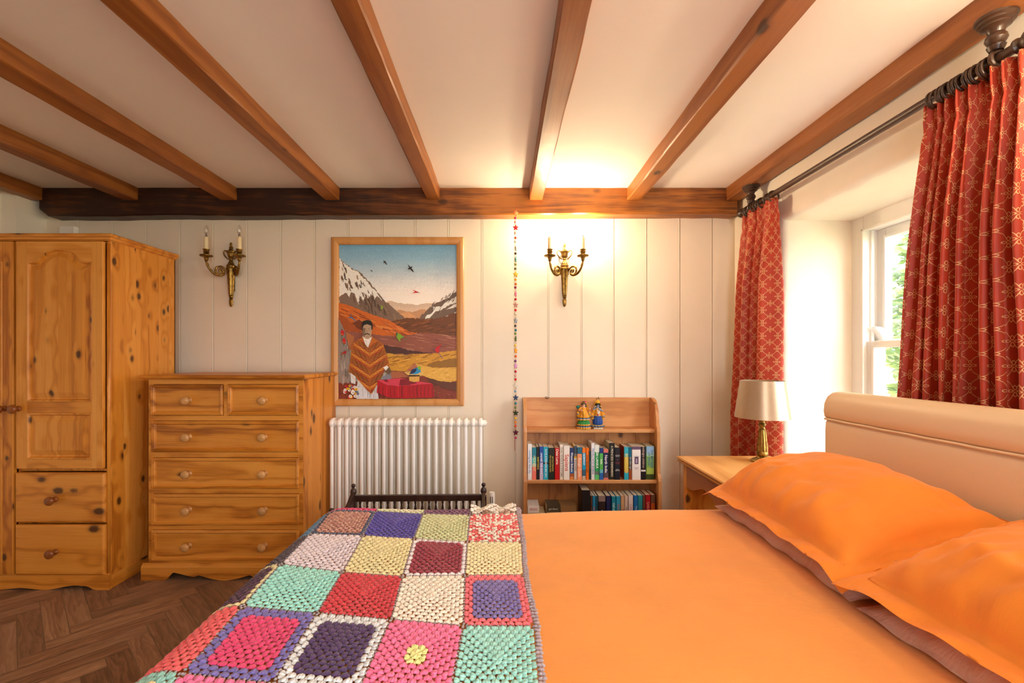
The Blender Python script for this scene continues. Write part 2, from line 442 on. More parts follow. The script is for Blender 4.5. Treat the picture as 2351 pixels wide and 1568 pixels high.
# window wall with a deep splayed opening
def right_wall():
    mb = MB(); X0 = XR; XF = 1.88
    y0, y1, z0, z1 = 1.10, 2.507, .58, 1.983          # opening at the room side
    by0, by1, bz0, bz1 = .95, 2.68, .42, 2.12
    def rect(a0, a1, c0, c1, n=26):
        P = []
        for i in range(n): P.append((a0+(a1-a0)*i/n, c0))
        for i in range(n): P.append((a1, c0+(c1-c0)*i/n))
        for i in range(n): P.append((a1-(a1-a0)*i/n, c1))
        for i in range(n): P.append((a0, c1-(c1-c0)*i/n))
        return P
    outer = rect(by0, by1, bz0, bz1); op = rect(y0, y1, z0, z1); fr = rect(1.17, 2.455, .58, 1.966)
    n = len(op); cyy, czz = (y0+y1)/2, (z0+z1)/2
    rings = [[(X0, p[0], p[1]) for p in outer]]
    R = .035
    for k, (dx, off) in enumerate([(0, R*1.6), (0, R), (R*.13, R*.5), (R*.5, R*.13), (R, 0)]):
        ring = []
        for i, p in enumerate(op):
            ny = (p[0]-cyy)/abs((y1-y0)/2); nz_ = (p[1]-czz)/abs((z1-z0)/2)
            wv = .012*nz(p[0]*5, p[1]*5, 3.1) + .006*nz(p[0]*17, p[1]*17, 1.1)
            o = off + wv
            ring.append((X0+dx+(.004*nz(p[0]*6, p[1]*6, 9)), p[0]+(o if abs(ny) > .98 else 0)*(1 if ny > 0 else -1), p[1]+(o if abs(nz_) > .98 else 0)*(1 if nz_ > 0 else -1)))
        rings.append(ring)
    for t in (.25, .5, .75, 1.0):
        ring = []
        for p, q in zip(op, fr):
            x = X0+R+(XF-X0-R)*t; wv = .006*nz(p[0]*4, p[1]*4, x*6)*(1-t)
            ring.append((x, p[0]+(q[0]-p[0])*t + wv*.7, p[1]+(q[1]-p[1])*t + wv))
        rings.append(ring)
    vs = [p for r in rings for p in r]; fs = []
    for i in range(len(rings)-1):
        for k in range(n): k2 = (k+1) % n; fs.append((i*n+k, i*n+k2, (i+1)*n+k2, (i+1)*n+k))
    mb.add(vs, fs)
    o = len(mb.v)
    def q(ya, yb, za, zb): mb.quad((X0,ya,za),(X0,yb,za),(X0,yb,zb),(X0,ya,zb))
    Y2 = YW+.05
    q(by1, Y2, 0, ZC); q(by0, by1, 0, bz0); q(by0, by1, bz1, ZC)
    wy0, wy1, wz0, wz1 = -1.6, -.1, .55, 2.0
    q(wy1, by0, 0, ZC); q(wy0, wy1, 0, wz0); q(wy0, wy1, wz1, ZC); q(YF-.1, wy0, 0, ZC)
    # reveal of the added side window
    for a in [((X0,wy0,wz0),(X0,wy0,wz1),(2.0,wy0,wz1),(2.0,wy0,wz0)), ((X0,wy1,wz0),(X0,wy1,wz1),(2.0,wy1,wz1),(2.0,wy1,wz0)),
              ((X0,wy0,wz1),(X0,wy1,wz1),(2.0,wy1,wz1),(2.0,wy0,wz1)), ((X0,wy0,wz0),(X0,wy1,wz0),(2.0,wy1,wz0),(2.0,wy0,wz0))]: mb.quad(*a)
    # outer leaf of the wall, and the splayed outside reveal
    XO, XI = 2.14, 1.99
    for (ya, yb, za, zb) in [(2.55, Y2, -.3, 2.36), (YF-.3, wy0, -.3, 2.36), (wy1, 1.2, -.3, 2.36), (1.2, 2.55, -.3, .58), (1.2, 2.55, 2.0, 2.36), (wy0, wy1, -.3, wz0), (wy0, wy1, wz1, 2.36)]:
        mb.box(XI, XO, ya, yb, za, zb)
    o = mesh('wall_right', mb, m_plast, smooth=True, weld=True); tag(o, kind='structure'); autosmooth(o, 50)
right_wall()
# ---------------------------------------------------------------- window in the wall opening
def sash_window():
    w = thing('window_1', 'white sliding sash window in the deep plaster opening', 'window', (1.88, 1.8, .72)); w['kind'] = 'structure'; 
    del w['category']
    Y0, Y1, Z0, Z1 = 1.17, 2.46, .56, 1.975
    def ring(mb, xa, xb, ya, yb, za, zb, t, tt=None, tb=None):
        tt = tt or t; tb = tb or t
        mb.box(xa, xb, ya, ya+t, za, zb); mb.box(xa, xb, yb-t, yb, za, zb)
        mb.box(xa, xb, ya+t, yb-t, zb-tt, zb); mb.box(xa, xb, ya+t, yb-t, za, za+tb)
    mb = MB(); ring(mb, 1.88, 2.0, Y0, Y1, Z0, Z1, .083, .083, .05)
    mb.box(1.872, 1.882, Y1-.090, Y1-.075, Z0, Z1-.075); mb.box(1.872, 1.882, Y0+.075, Y1-.075, Z1-.09, Z1-.075)
    mesh('frame', mb, m_upvc, w, bevel=.004)
    mb = MB(); mb.box(1.915, 1.93, Y1-.095, Y1-.083, Z0+.05, Z1-.083); mb.box(1.915, 1.93, Y0+.083, Y0+.095, Z0+.05, Z1-.083)
    mesh('sash_track', mb, m_upvc, w, bevel=.002)
    yi0, yi1 = Y0+.083, Y1-.083
    zm = 1.30
    up = MB(); ring(up, 1.955, 1.99, yi0, yi1, zm-.012, Z1-.083, .052, .05, .03)
    ring(up, 1.948, 1.957, yi0+.040, yi1-.040, zm+.008, Z1-.083-.038, .014)
    us = mesh('upper_sash', up, m_upvc, w, bevel=.003)
    mb = MB(); mb.box(1.972, 1.976, yi0+.05, yi1-.05, zm+.01, Z1-.13); mesh('pane', mb, m_glass, us)
    lo = MB(); ring(lo, 1.90, 1.948, yi0, yi1, Z0+.05, zm+.014, .050, .028, .06)
    ring(lo, 1.893, 1.902, yi0+.038, yi1-.038, Z0+.10, zm-.008, .013)
    ls = mesh('lower_sash', lo, m_upvc, w, bevel=.003)
    mb = MB(); mb.box(1.918, 1.922, yi0+.045, yi1-.045, Z0+.1, zm-.01); mesh('pane', mb, m_glass, ls)
    for y in (yi1-.05, yi0):
        mb = MB(); mb.prism([(1.945, zm+.012), (1.957, zm+.012), (1.957, zm+.075), (1.935, zm+.085), (1.905, zm+.088), (1.902, zm+.082), (1.925, zm+.06), (1.94, zm+.03)], 'y', y, y+.05)
        mesh('sash_horn', mb, m_upvc, ls, bevel=.002)
sash_window()
mb = MB(); mb.box(1.50, 1.9, 1.05, 2.5, .55, .585); tag(mesh('trim_1', mb, m_white, bevel=.006), kind='structure')
def simple_window(name, axis, a0, a1, z0, z1, c):
    w = thing(name, None, None, (c if axis == 'x' else (a0+a1)/2, c if axis == 'y' else (a0+a1)/2, z0)); w['kind'] = 'structure'
    mb = MB()
    def bx_(p0, p1, q0, q1, d=.03):
        if axis == 'x': mb.box(c-d, c+d, p0, p1, q0, q1)
        else: mb.box(p0, p1, c-d, c+d, q0, q1)
    bx_(a0, a0+.06, z0, z1); bx_(a1-.06, a1, z0, z1); bx_(a0, a1, z0, z0+.06); bx_(a0, a1, z1-.06, z1); bx_(a0, a1, (z0+z1)/2-.02, (z0+z1)/2+.02)
    mesh('frame', mb, m_upvc, w)
    mb = MB(); bx_(a0+.06, a1-.06, z0+.06, z1-.06, .002); mesh('pane', mb, m_glass, w)
simple_window('window_fill_side', 'x', -1.6, -.1, .55, 2.0, 1.93)  # added window, out of view, bringing in extra daylight from the side
simple_window('window_fill_back', 'y', -.3, .7, .6, 2.05, YF-.15)  # added window behind the camera, put in to light the furniture fronts
# ---------------------------------------------------------------- ceiling timbers
def timber(name, label, x0, x1, y0, y1, z0, z1, mat, seed, amp=.004, along='y', n=48):
    mb = MB(); b = .006
    def prof(t):
        a, c = (x0, x1) if along == 'y' else (y0, y1)
        P = [(a, z1), (a, z0+b), (a+b, z0), (c-b, z0), (c, z0+b), (c, z1)]
        out = []
        for i, p in enumerate(P):
            o1 = amp*nz(t*3, i*2.3, seed) + amp*.4*nz(t*11, i*1.3, seed+5); o2 = amp*nz(t*3, i*1.7, seed+9)
            out.append((p[0]+o1, p[1]+(o2 if p[1] < z1 else 0)))
        return out
    vs = []; L0, L1 = (y0, y1) if along == 'y' else (x0, x1)
    for k in range(n+1):
        t = L0+(L1-L0)*k/n
        for p in prof(t): vs.append((p[0], t, p[1]) if along == 'y' else (t, p[0], p[1]))
    fs = [(k*6+i, k*6+i+1, (k+1)*6+i+1, (k+1)*6+i) for k in range(n) for i in range(5)]
    fs += [tuple(range(6)), tuple(n*6+i for i in range(5, -1, -1))]
    mb.add(vs, fs)
    return tag(mesh(name, mb, mat), label, 'ceiling beam')
YB = 2.924
beam = MB()
def beam_profile():
    x0, x1, y0, y1, z0, z1 = -2.98, 1.505, YB, YW-.0005, 2.139, ZC-.0005
    n = 90; b = .008; vs = []
    for k in range(n+1):
        x = x0+(x1-x0)*k/n
        wob = .006*nz(x*2.1, 1, 2)+.003*nz(x*9, 4, 2); f = .008*nz(x*1.7, 8, 1)+.003*nz(x*8, 3, 7)
        zl = z0+.014*(x-x0)/(x1-x0)+wob + (max(0, .05-(x-x0))*.8)
        P = [(y0+f, z1), (y0+f+.002*nz(x*12, 5, 5), (z1+zl)/2), (y0+f, zl+b), (y0+f+b, zl), (y1, zl), (y1, z1)]
        vs += [(x, p[0], p[1]) for p in P]
    fs = [(k*6+i, k*6+i+1, (k+1)*6+i+1, (k+1)*6+i) for k in range(n) for i in range(5)]
    fs += [tuple(range(6)), tuple(n*6+i for i in range(5, -1, -1))]
    beam.add(vs, fs)
beam_profile()
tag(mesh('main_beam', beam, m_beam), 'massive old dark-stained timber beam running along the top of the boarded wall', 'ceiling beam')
J = [(-3.05, -2.96, 'darkest ceiling joist, tight against the side wall above the wardrobe'),
     (-2.448, -2.345, 'dark ceiling joist meeting the main beam above the wardrobe side panel'),
     (-1.815, -1.71, 'ceiling joist meeting the main beam just past the unlit wall sconce'),
     (-1.145, -1.05, 'orange-brown ceiling joist meeting the main beam above the boundary of chest and painting'),
     (-.490, -.405, 'ceiling joist meeting the main beam above the painting, beside its sky-blue corner'),
     (.168, .255, 'ceiling joist meeting the main beam between the bead garland and the lit sconce'),
     (.797, .890, 'ceiling joist meeting the main beam above the bookcase side, past the lit sconce'),
     (1.435, 1.530, 'ceiling joist along the window wall that carries the curtain pole')]
for i, (a, b, l) in enumerate(J):
    timber('ceiling_joist', l, a, b, YF+.002, YB+.004 if i else 2.924, 2.240, ZC-.0005, m_joist, 3.7*i)['group'] = 'ceiling joists'
# ---------------------------------------------------------------- wardrobe
def knob(parent, x, y, z, r, L, mat, name='knob'):
    mb = MB()
    pr = [(r*.62, 0), (r*.62, -.004), (r*.40, -.007), (r*.36, -L*.40), (r*.55, -L*.46), (r*.5, -L*.52), (r*.86, -L*.60), (r, -L*.74), (r*.92, -L*.88), (r*.6, -L*.97), (.0005, -L)]
    mb.lathe(pr, (x, y, z), 'y', 18)
    return mesh(name, mb, mat, parent, smooth=True)
def raised_panel_door(parent, x0, x1, z0, z1, y, panels, mat_f, mat_a, seed):
    """frame-and-panel door; panels: (za, zb, arched)"""
    T = .020; st = .058
    mb = MB(); edges = [z0] + [v for p in panels for v in p[:2]] + [z1]
    mb.box(x0, x0+st, y-T, y, z0, z1); mb.box(x1-st, x1, y-T, y, z0, z1)
    mb.cm = 1
    for a, b in zip(edges[0::2], edges[1::2]):
        if b > a: mb.box(x0+st, x1-st, y-T, y, a, b)
    A, B = x0+st, x1-st
    for (za, zb, arch) in panels:
        if arch:   # spandrel pieces making the arched head
            h = .068; n = 20
            def az(t):
                u = abs(2*t-1)
                return zb-h+ (h*(.5+.5*math.cos(PI*(u/.84)**1.4)) if u < .84 else 0)
            pts = [(A+(B-A)*k/n, az(k/n)-.004) for k in range(n+1)]
            mb.cm = 1
            mb.prism(pts+[(B, zb), (A, zb)], 'y', y-T, y)
    d = mesh('door', mb, [mat_f, mat_a], parent, bevel=.0018)
    for (za, zb, arch) in panels:
        mb = MB(); n = 20; h = .068
        def top(t, ins):
            if not arch: return zb-ins
            u = abs(2*t-1); return zb-h-ins*.9+(h*(.5+.5*math.cos(PI*(u/.84)**1.4)) if u < .84 else 0)
        def loop(ins, yy):
            a, b = A+ins, B-ins
            P = [(a, yy, za+ins), (b, yy, za+ins)]
            for k in range(n+1):
                t = 1-k/n; P.append((a+(b-a)*t, yy, top(t, ins)))
            return P
        loops = [loop(-.006, y-T+.012), loop(.0, y-T-.003), loop(.006, y-T-.003), loop(.012, y-T+.010), loop(.020, y-T+.010), loop(.042, y-T+.001), loop(.047, y-T-.001)]
        m_ = len(loops[0]); vs = [p for l in loops for p in l]; fs = []
        for i in range(len(loops)-1):
            for k in range(m_): k2 = (k+1) % m_; fs.append((i*m_+k, i*m_+k2, (i+1)*m_+k2, (i+1)*m_+k))
        fs.append(tuple((len(loops)-1)*m_+k for k in range(m_)))
        mb.add(vs, fs)
        mesh('panel', mb, mat_f, d)
    return d
def wardrobe():
    yf, yb = 2.418, 2.90; s = F/yf
    X = lambda x: PX(x, yf)
    Z = lambda y: PZ(y, yf)
    w = thing('wardrobe', 'tall knotty pine wardrobe with arched panel doors and two drawers below', 'wardrobe', (-2.55, 2.66, 0))
    xl, xr = -3.02, X(253)
    # carcass
    mb = MB()
    mb.cm = 0
    mb.box(xr-.018, xr, yf+.004, yb, .02, 1.862); mb.box(xl, xl+.018, yf+.004, yb, .02, 1.862)
    mb.box(xl, xr, yb-.012, yb, .02, 1.862)
    mb.box(xl, xr-.018, yf+.02, yb-.012, .055, .075); mb.box(xl, xr-.018, yf+.02, yb-.012, 1.842, 1.862)
    mb.box(X(41), X(45), yf+.002, yb-.012, .075, 1.842)
    mb.box(X(45), xr-.018, yf+.006, yb-.012, Z(1082), Z(1076))
    mb.box(X(45), xr-.018, yf+.006, yb-.012, Z(1202), Z(1198))
    mesh('carcass', mb, m_pine_z, w, bevel=.003)
    mb = MB(); mb.lathe([(.009, .08), (.009, 1.835)], (xr-.010, yf+.003, 0), 'z', 12); mesh('corner_bead', mb, m_pine_f, w, smooth=True)
    # cornice
    mb = MB(); pr = [(0, 0), (.004, .004), (.010, .006), (.012, .014), (.020, .020), (.023, .026), (.022, .032), (.016, .036), (-.01, .036)]
    for a, b in zip(pr[:-1], pr[1:]):
        pass
    zc = 1.848; vs = []; fs = []
    for (o, h) in pr:
        vs += [(xl, yf-.004-o, zc+h), (xr+.002+o, yf-.004-o, zc+h), (xr+.002+o, yb, zc+h)]
    m_ = len(pr)
    for i in range(m_-1):
        for k in range(2): fs.append((i*3+k, i*3+k+1, (i+1)*3+k+1, (i+1)*3+k))
    vs += [(xl, yb, zc+.036), (xl, yb, zc)]
    fs.append(((m_-1)*3, (m_-1)*3+1, (m_-1)*3+2, len(vs)-2)); fs.append((0, 1, 2, len(vs)-1))
    mb.add(vs, fs); mesh('cornice', mb, m_pine_x, w)
    # doors
    d = raised_panel_door(w, X(45.5), X(243), Z(1074), Z(556), yf, [(Z(1052), Z(948), False), (Z(921), Z(574), True)], m_pine_f, m_pine_x, 1)
    knob(d, X(53), yf-.02, Z(937)+.0, .0235, .048, m_knob_d)
    d = raised_panel_door(w, -3.015, X(39.5), .085, Z(556), yf, [(.15, Z(948), False), (Z(921), Z(574), True)], m_pine_f, m_pine_x, 2)
    knob(d, X(21), yf-.02, Z(937), .0235, .048, m_knob_d)
    for (ya, yb_) in ((1083.5, 1197), (1202.5, 1317)):
        mb = MB(); a, b, c, e = X(42.5), X(247), Z(yb_), Z(ya); t = .009
        def lp(i, yy): return [(a+i, yy, c+i), (b-i, yy, c+i), (b-i, yy, e-i), (a+i, yy, e-i)]
        L = [lp(0, yf+.004), lp(0, yf-.014), lp(t, yf-.022)]
        vs = [p for l in L for p in l]; fs = [(i*4+k, i*4+(k+1) % 4, (i+1)*4+(k+1) % 4, (i+1)*4+k) for i in range(2) for k in range(4)] + [(8,9,10,11), (3,2,1,0)]
        mb.add(vs, fs); dr = mesh('drawer', mb, m_pine_x, w, bevel=.0015)
        knob(dr, X(137), yf-.022, Z((ya+yb_)/2+3), .0235, .046, m_knob_d)
    # plinth with scalloped lower edge
    zt = .078
    def scallop(a, b, n=60):
        P = []
        span = b-a
        for k in range(n+1):
            t = k/n; u = abs(t-.5)*2      # 0 centre, 1 ends
            if u > .86: z = 0
            elif u > .72: z = .022*(.5-.5*math.cos(PI*(.86-u)/.14))
            elif u > .42: z = .022-.0*u
            else: z = .0
            if u <= .72:
                z = .024*(.5+.5*math.cos(2*PI*(u-.62)/.72)) if u > .26 else .024*(.5+.5*math.cos(2*PI*(.26-.62)/.72))+ .012*(.26-u)/.26
            P.append((a+span*t, z))
        return P
    A, B = xl, xr+.004
    P = scallop(A, B); loop = [(A, zt)] + P[::1] + [(B, zt)]
    mb = MB()
    for k in range(len(P)-1):
        p, q = P[k], P[k+1]
        mb.prism([p, q, (q[0], zt), (p[0], zt)], 'y', yf-.012, yf+.004)
    mesh('plinth', mb, m_pine_x, w, weld=True)
    mb = MB(); mb.box(xr-.012, xr+.004, yf+.004, yb, 0, .07); mb.box(A, B, yf-.012, yf+.002, zt, zt+.006); mesh('skirting', mb, m_pine_y, w, bevel=.002)
wardrobe()
# ---------------------------------------------------------------- chest of drawers
def chest():
    yf, yb = 2.524, 3.012; X = lambda x: PX(x, yf); Z = lambda y: PZ(y, yf)
    w = thing('chest_of_drawers', 'honey pine chest with two small drawers over four long ones', 'chest of drawers', (-1.538, 2.76, 0))
    xl, xr = X(341), X(696.5)
    mb = MB()
    mb.box(xl, xl+.02, yf, yb, .02, 1.113); mb.box(xr-.02, xr, yf, yb, .02, 1.113); mb.box(xl+.02, xr-.02, yb-.01, yb, .02, 1.113)
    mesh('carcass', mb, m_chest_z, w, bevel=.002)
    rows = [(882, 954), (965.5, 1038), (1050, 1122), (1133, 1205), (1215.5, 1287)]
    mb = MB(); zs = [Z(866)] + [v for r in rows for v in (Z(r[0]), Z(r[1]))] + [Z(1293)]
    for a, b in zip(zs[0::2], zs[1::2]): mb.box(xl+.02, xr-.02, yf, yf+.02, b, a)
    mb.box(xl+.001, xl+.026, yf-.0005, yf+.02, .05, 1.113); mb.box(xr-.026, xr-.001, yf-.0005, yf+.02, .05, 1.113)
    mb.box(X(514), X(522), yf, yf+.02, Z(954), Z(882))
    mb.box(xl+.02, xr-.02, yf+.12, yf+.125, .06, 1.1)
    mesh('front_frame', mb, m_chest_x, w)
    # top slab with moulded edge
    mb = MB(); pr = [(.012, 1.108), (.018, 1.112), (.028, 1.114), (.032, 1.120), (.030, 1.127), (.022, 1.133), (.0, 1.133)]
    vs = []
    for o, h in pr: vs += [(xl-o, yb, h), (xl-o, yf-o, h), (xr+o*.6, yf-o, h), (xr+o*.6, yb, h)]
    n = len(pr); fs = [(i*4+k, i*4+k+1, (i+1)*4+k+1, (i+1)*4+k) for i in range(n-1) for k in range(3)]
    fs += [tuple((n-1)*4+k for k in range(4)), (0,1,2,3)]
    mb.add(vs, fs); mesh('top', mb, m_chest_x, w)
    def drawer(x0, x1, r, knobs):
        a, b, c, e = X(x0), X(x1), Z(r[1]), Z(r[0])
        def lp(i, yy): return [(a+i, yy, c+i), (b-i, yy, c+i), (b-i, yy, e-i), (a+i, yy, e-i)]
        L = [lp(.0025, yf+.019), lp(.0025, yf-.002), lp(.003, yf-.007), lp(.008, yf-.009), lp(.010, yf-.005), lp(.016, yf-.007), lp(.021, yf-.001), lp(.024, yf+.006)]
        vs = [p for l in L for p in l]; fs = [(i*4+k, i*4+(k+1) % 4, (i+1)*4+(k+1) % 4, (i+1)*4+k) for i in range(len(L)-1) for k in range(4)]
        m_ = len(L)-1; fs += [(m_*4, m_*4+1, m_*4+2, m_*4+3)]
        mb = MB(); mb.add(vs, fs); d = mesh('drawer', mb, m_chest_x, w)
        for kx in knobs: knob(d, kx, yf+.006, (c+e)/2-.002, .0235, .052, m_knob_l)
    drawer(346, 513.5, rows[0], [-1.742]); drawer(522.5, 687, rows[0], [-1.322])
    for r in rows[1:]: drawer(348, 688, r, [-1.742, -1.322])
    # plinth
    zt = Z(1292); A, B = X(328.5), X(708); n = 70; P = []
    for k in range(n+1):
        t = k/n; u = abs(t-.5)*2
        if u > .72: z = 0
        elif u > .60: z = .044*(.5-.5*math.cos(PI*(.72-u)/.12))
        elif u > .36: z = .044-.026*((.60-u)/.24)
        elif u > .30: z = .018+.014*((.36-u)/.06)
        else: z = .030*(u/.30)**1.6*.98
        P.append((A+(B-A)*t, z))
    mb = MB(); pr = [(0, .0), (0, zt-.020), (.004, zt-.014), (.014, zt-.004), (.016, zt)]
    for k in range(n):
        p, q = P[k], P[k+1]; y0 = yf-.016
        vs = []
        for x, z in (p, q): vs += [(x, y0, z), (x, y0, zt-.02), (x, y0+.004, zt-.014), (x, y0+.012, zt-.004), (x, yf, zt), (x, yf, z)]
        mb.add(vs, [(i, 6+i, 6+(i+1) % 6, (i+1) % 6) for i in range(6)])
    mb.box(A, A+.02, yf, yb, 0, zt-.01); mb.box(B-.02, B, yf, yb, 0, zt-.01)
    mesh('plinth', mb, m_chest_x, w, weld=True)
chest()
# ---------------------------------------------------------------- radiator
def radiator():
    w = thing('radiator', 'white column radiator on the boarded wall below the painting', 'radiator', (-.58, 2.89, .12))
    s0 = (-1155+740+183*.2127)/ (F/2.843); p = 80.1*.2127/(F/2.843)
    def section(x):
        mb = MB()
        for y in (2.843, 2.905):
            mb.lathe([(.0113, .20), (.0113, .805)], (x, y, 0), 'z', 12)
        for z, sg in ((.812, 1), (.19, -1)):
            # pressed head joining both tubes: lens-shaped in plan, rounded above
            prof = [(2.824, 0), (2.826, .012), (2.834, .026), (2.850, .034), (2.874, .037), (2.898, .034), (2.914, .026), (2.922, .012), (2.924, 0), (2.914, -.016), (2.898, -.022), (2.874, -.02), (2.850, -.022), (2.834, -.016)]
            n = len(prof); vs = []
            for xo, k in ((-.0125, .9), (-.008, 1), (.008, 1), (.0125, .9)):
                for (y, h) in prof: vs.append((x+xo, 2.874+(y-2.874)*k, z+sg*h*k))
            fs = [(i*n+k, i*n+(k+1) % n, (i+1)*n+(k+1) % n, (i+1)*n+k) for i in range(3) for k in range(n)] + [tuple(range(n)), tuple(3*n+k for k in range(n-1, -1, -1))]
            mb.add(vs, fs)
            mb.lathe([(.019, -.0235), (.019, .0235)], (x, 2.874, z-sg*.008), 'x', 14) if False else None
            mb.tube([(x-.0232, 2.874, z+sg*.004), (x+.0232, 2.874, z+sg*.004)], .0195, 14)
        return mb
    for k in range(-1, 20):
        o = mesh('section', section(s0+k*p), m_rad, w, smooth=True); autosmooth(o, 50)
    x = s0+19*p
    mb = MB(); mb.tube([(x+.02, 2.874, .815), (x+.036, 2.874, .815)], .020, 16); mb.tube([(x+.036, 2.874, .815), (x+.041, 2.874, .815)], .011, 6)
    mesh('end_cap', mb, m_rad, w, bevel=.001)
    mb = MB(); xv = -.07; yv = 2.845
    mb.lathe([(.012, .17), (.014, .24), (.0165, .255), (.0165, .285)], (xv, yv, 0), 'z', 16); mb.tube([(xv, yv, .21), (xv-.045, 2.86, .20)], .011, 10)
    mb.lathe([(.018, .288), (.0195, .30), (.0195, .375), (.017, .388), (.001, .39)], (xv, yv, 0), 'z', 20)
    mb.tube([(xv, yv, .17), (xv, yv, .0)], .0075, 10)
    v = mesh('thermostat_valve', mb, m_white, w); autosmooth(v, 40)
    mb = MB()
    for a in (-2.0, -1.35): mb.box(xv+.0195*math.cos(a)-.002, xv+.0195*math.cos(a)+.002, yv+.0198*math.sin(a)-.001, yv+.0198*math.sin(a)+.001, .325, .365)
    mesh('slot', mb, m_dark, v)
    for xx in (-.95, -.25):
        mb = MB(); mb.box(xx-.02, xx+.02, 2.915, 3.018, .3, .33); mesh('bracket', mb, m_white, w)
radiator()
# ---------------------------------------------------------------- small dark spindle bench
def bench():
    c = Vector((-.4715, 2.40, 0))
    w = thing('spindle_bench', 'small dark oak spindle-back bench between the bed and the radiator', 'bench', c)
    xl, xr, yb, yf = -.837, -.106, 2.57, 2.216
    def post(x, y, top):
        mb = MB(); a = .0165
        mb.box(x-a, x+a, y-a, y+a, 0, top-.075)
        mb.lathe([(.014, top-.075), (.011, top-.07), (.0095, top-.064), (.014, top-.060), (.0175, top-.048), (.016, top-.036), (.009, top-.028), (.0065, top-.022), (.011, top-.016), (.0125, top-.010), (.009, top-.003), (.001, top)], (x, y, 0), 'z', 16)
        o = mesh('post', mb, m_settle, w); autosmooth(o, 40)
    for x in (xl, xr):
        post(x, yb, .520); post(x, yf, .50)
    mb = MB(); mb.box(xl, xr, yb-.012, yb+.012, .420, .455); mesh('top_rail', mb, m_settle, w, bevel=.003)
    mb = MB(); mb.box(xl, xr, yb-.012, yb+.012, .285, .31); mesh('lower_rail', mb, m_settle, w, bevel=.003)
    for k in range(18):
        x = xl+.038+(xr-xl-.076)*k/17; mb = MB()
        mb.lathe([(.0045, .42), (.0075, .414), (.005, .405), (.004, .398), (.0085, .372), (.0095, .36), (.005, .335), (.0075, .328), (.0045, .322), (.005, .31)], (x, yb, 0), 'z', 10)
        mesh('spindle', mb, m_settle, w, smooth=True)
    for x in (xl, xr):
        mb = MB(); mb.box(x-.011, x+.011, yf+.016, yb-.016, .395, .425); mesh('arm', mb, m_settle, w, bevel=.003)
        mb = MB(); mb.prism([(yb-.016, .425), (yb-.016, .47), (yb-.03, .468), (yb-.09, .44), (yb-.13, .425)], 'x', x-.009, x+.009); mesh('arm_bracket', mb, m_settle, w, bevel=.002)
    mb = MB(); mb.box(xl-.016, xr+.016, yf-.02, yb+.012, .262, .285); mesh('seat', mb, m_settle, w, bevel=.004)
    w.rotation_euler = (0, 0, math.radians(1.6))
bench()
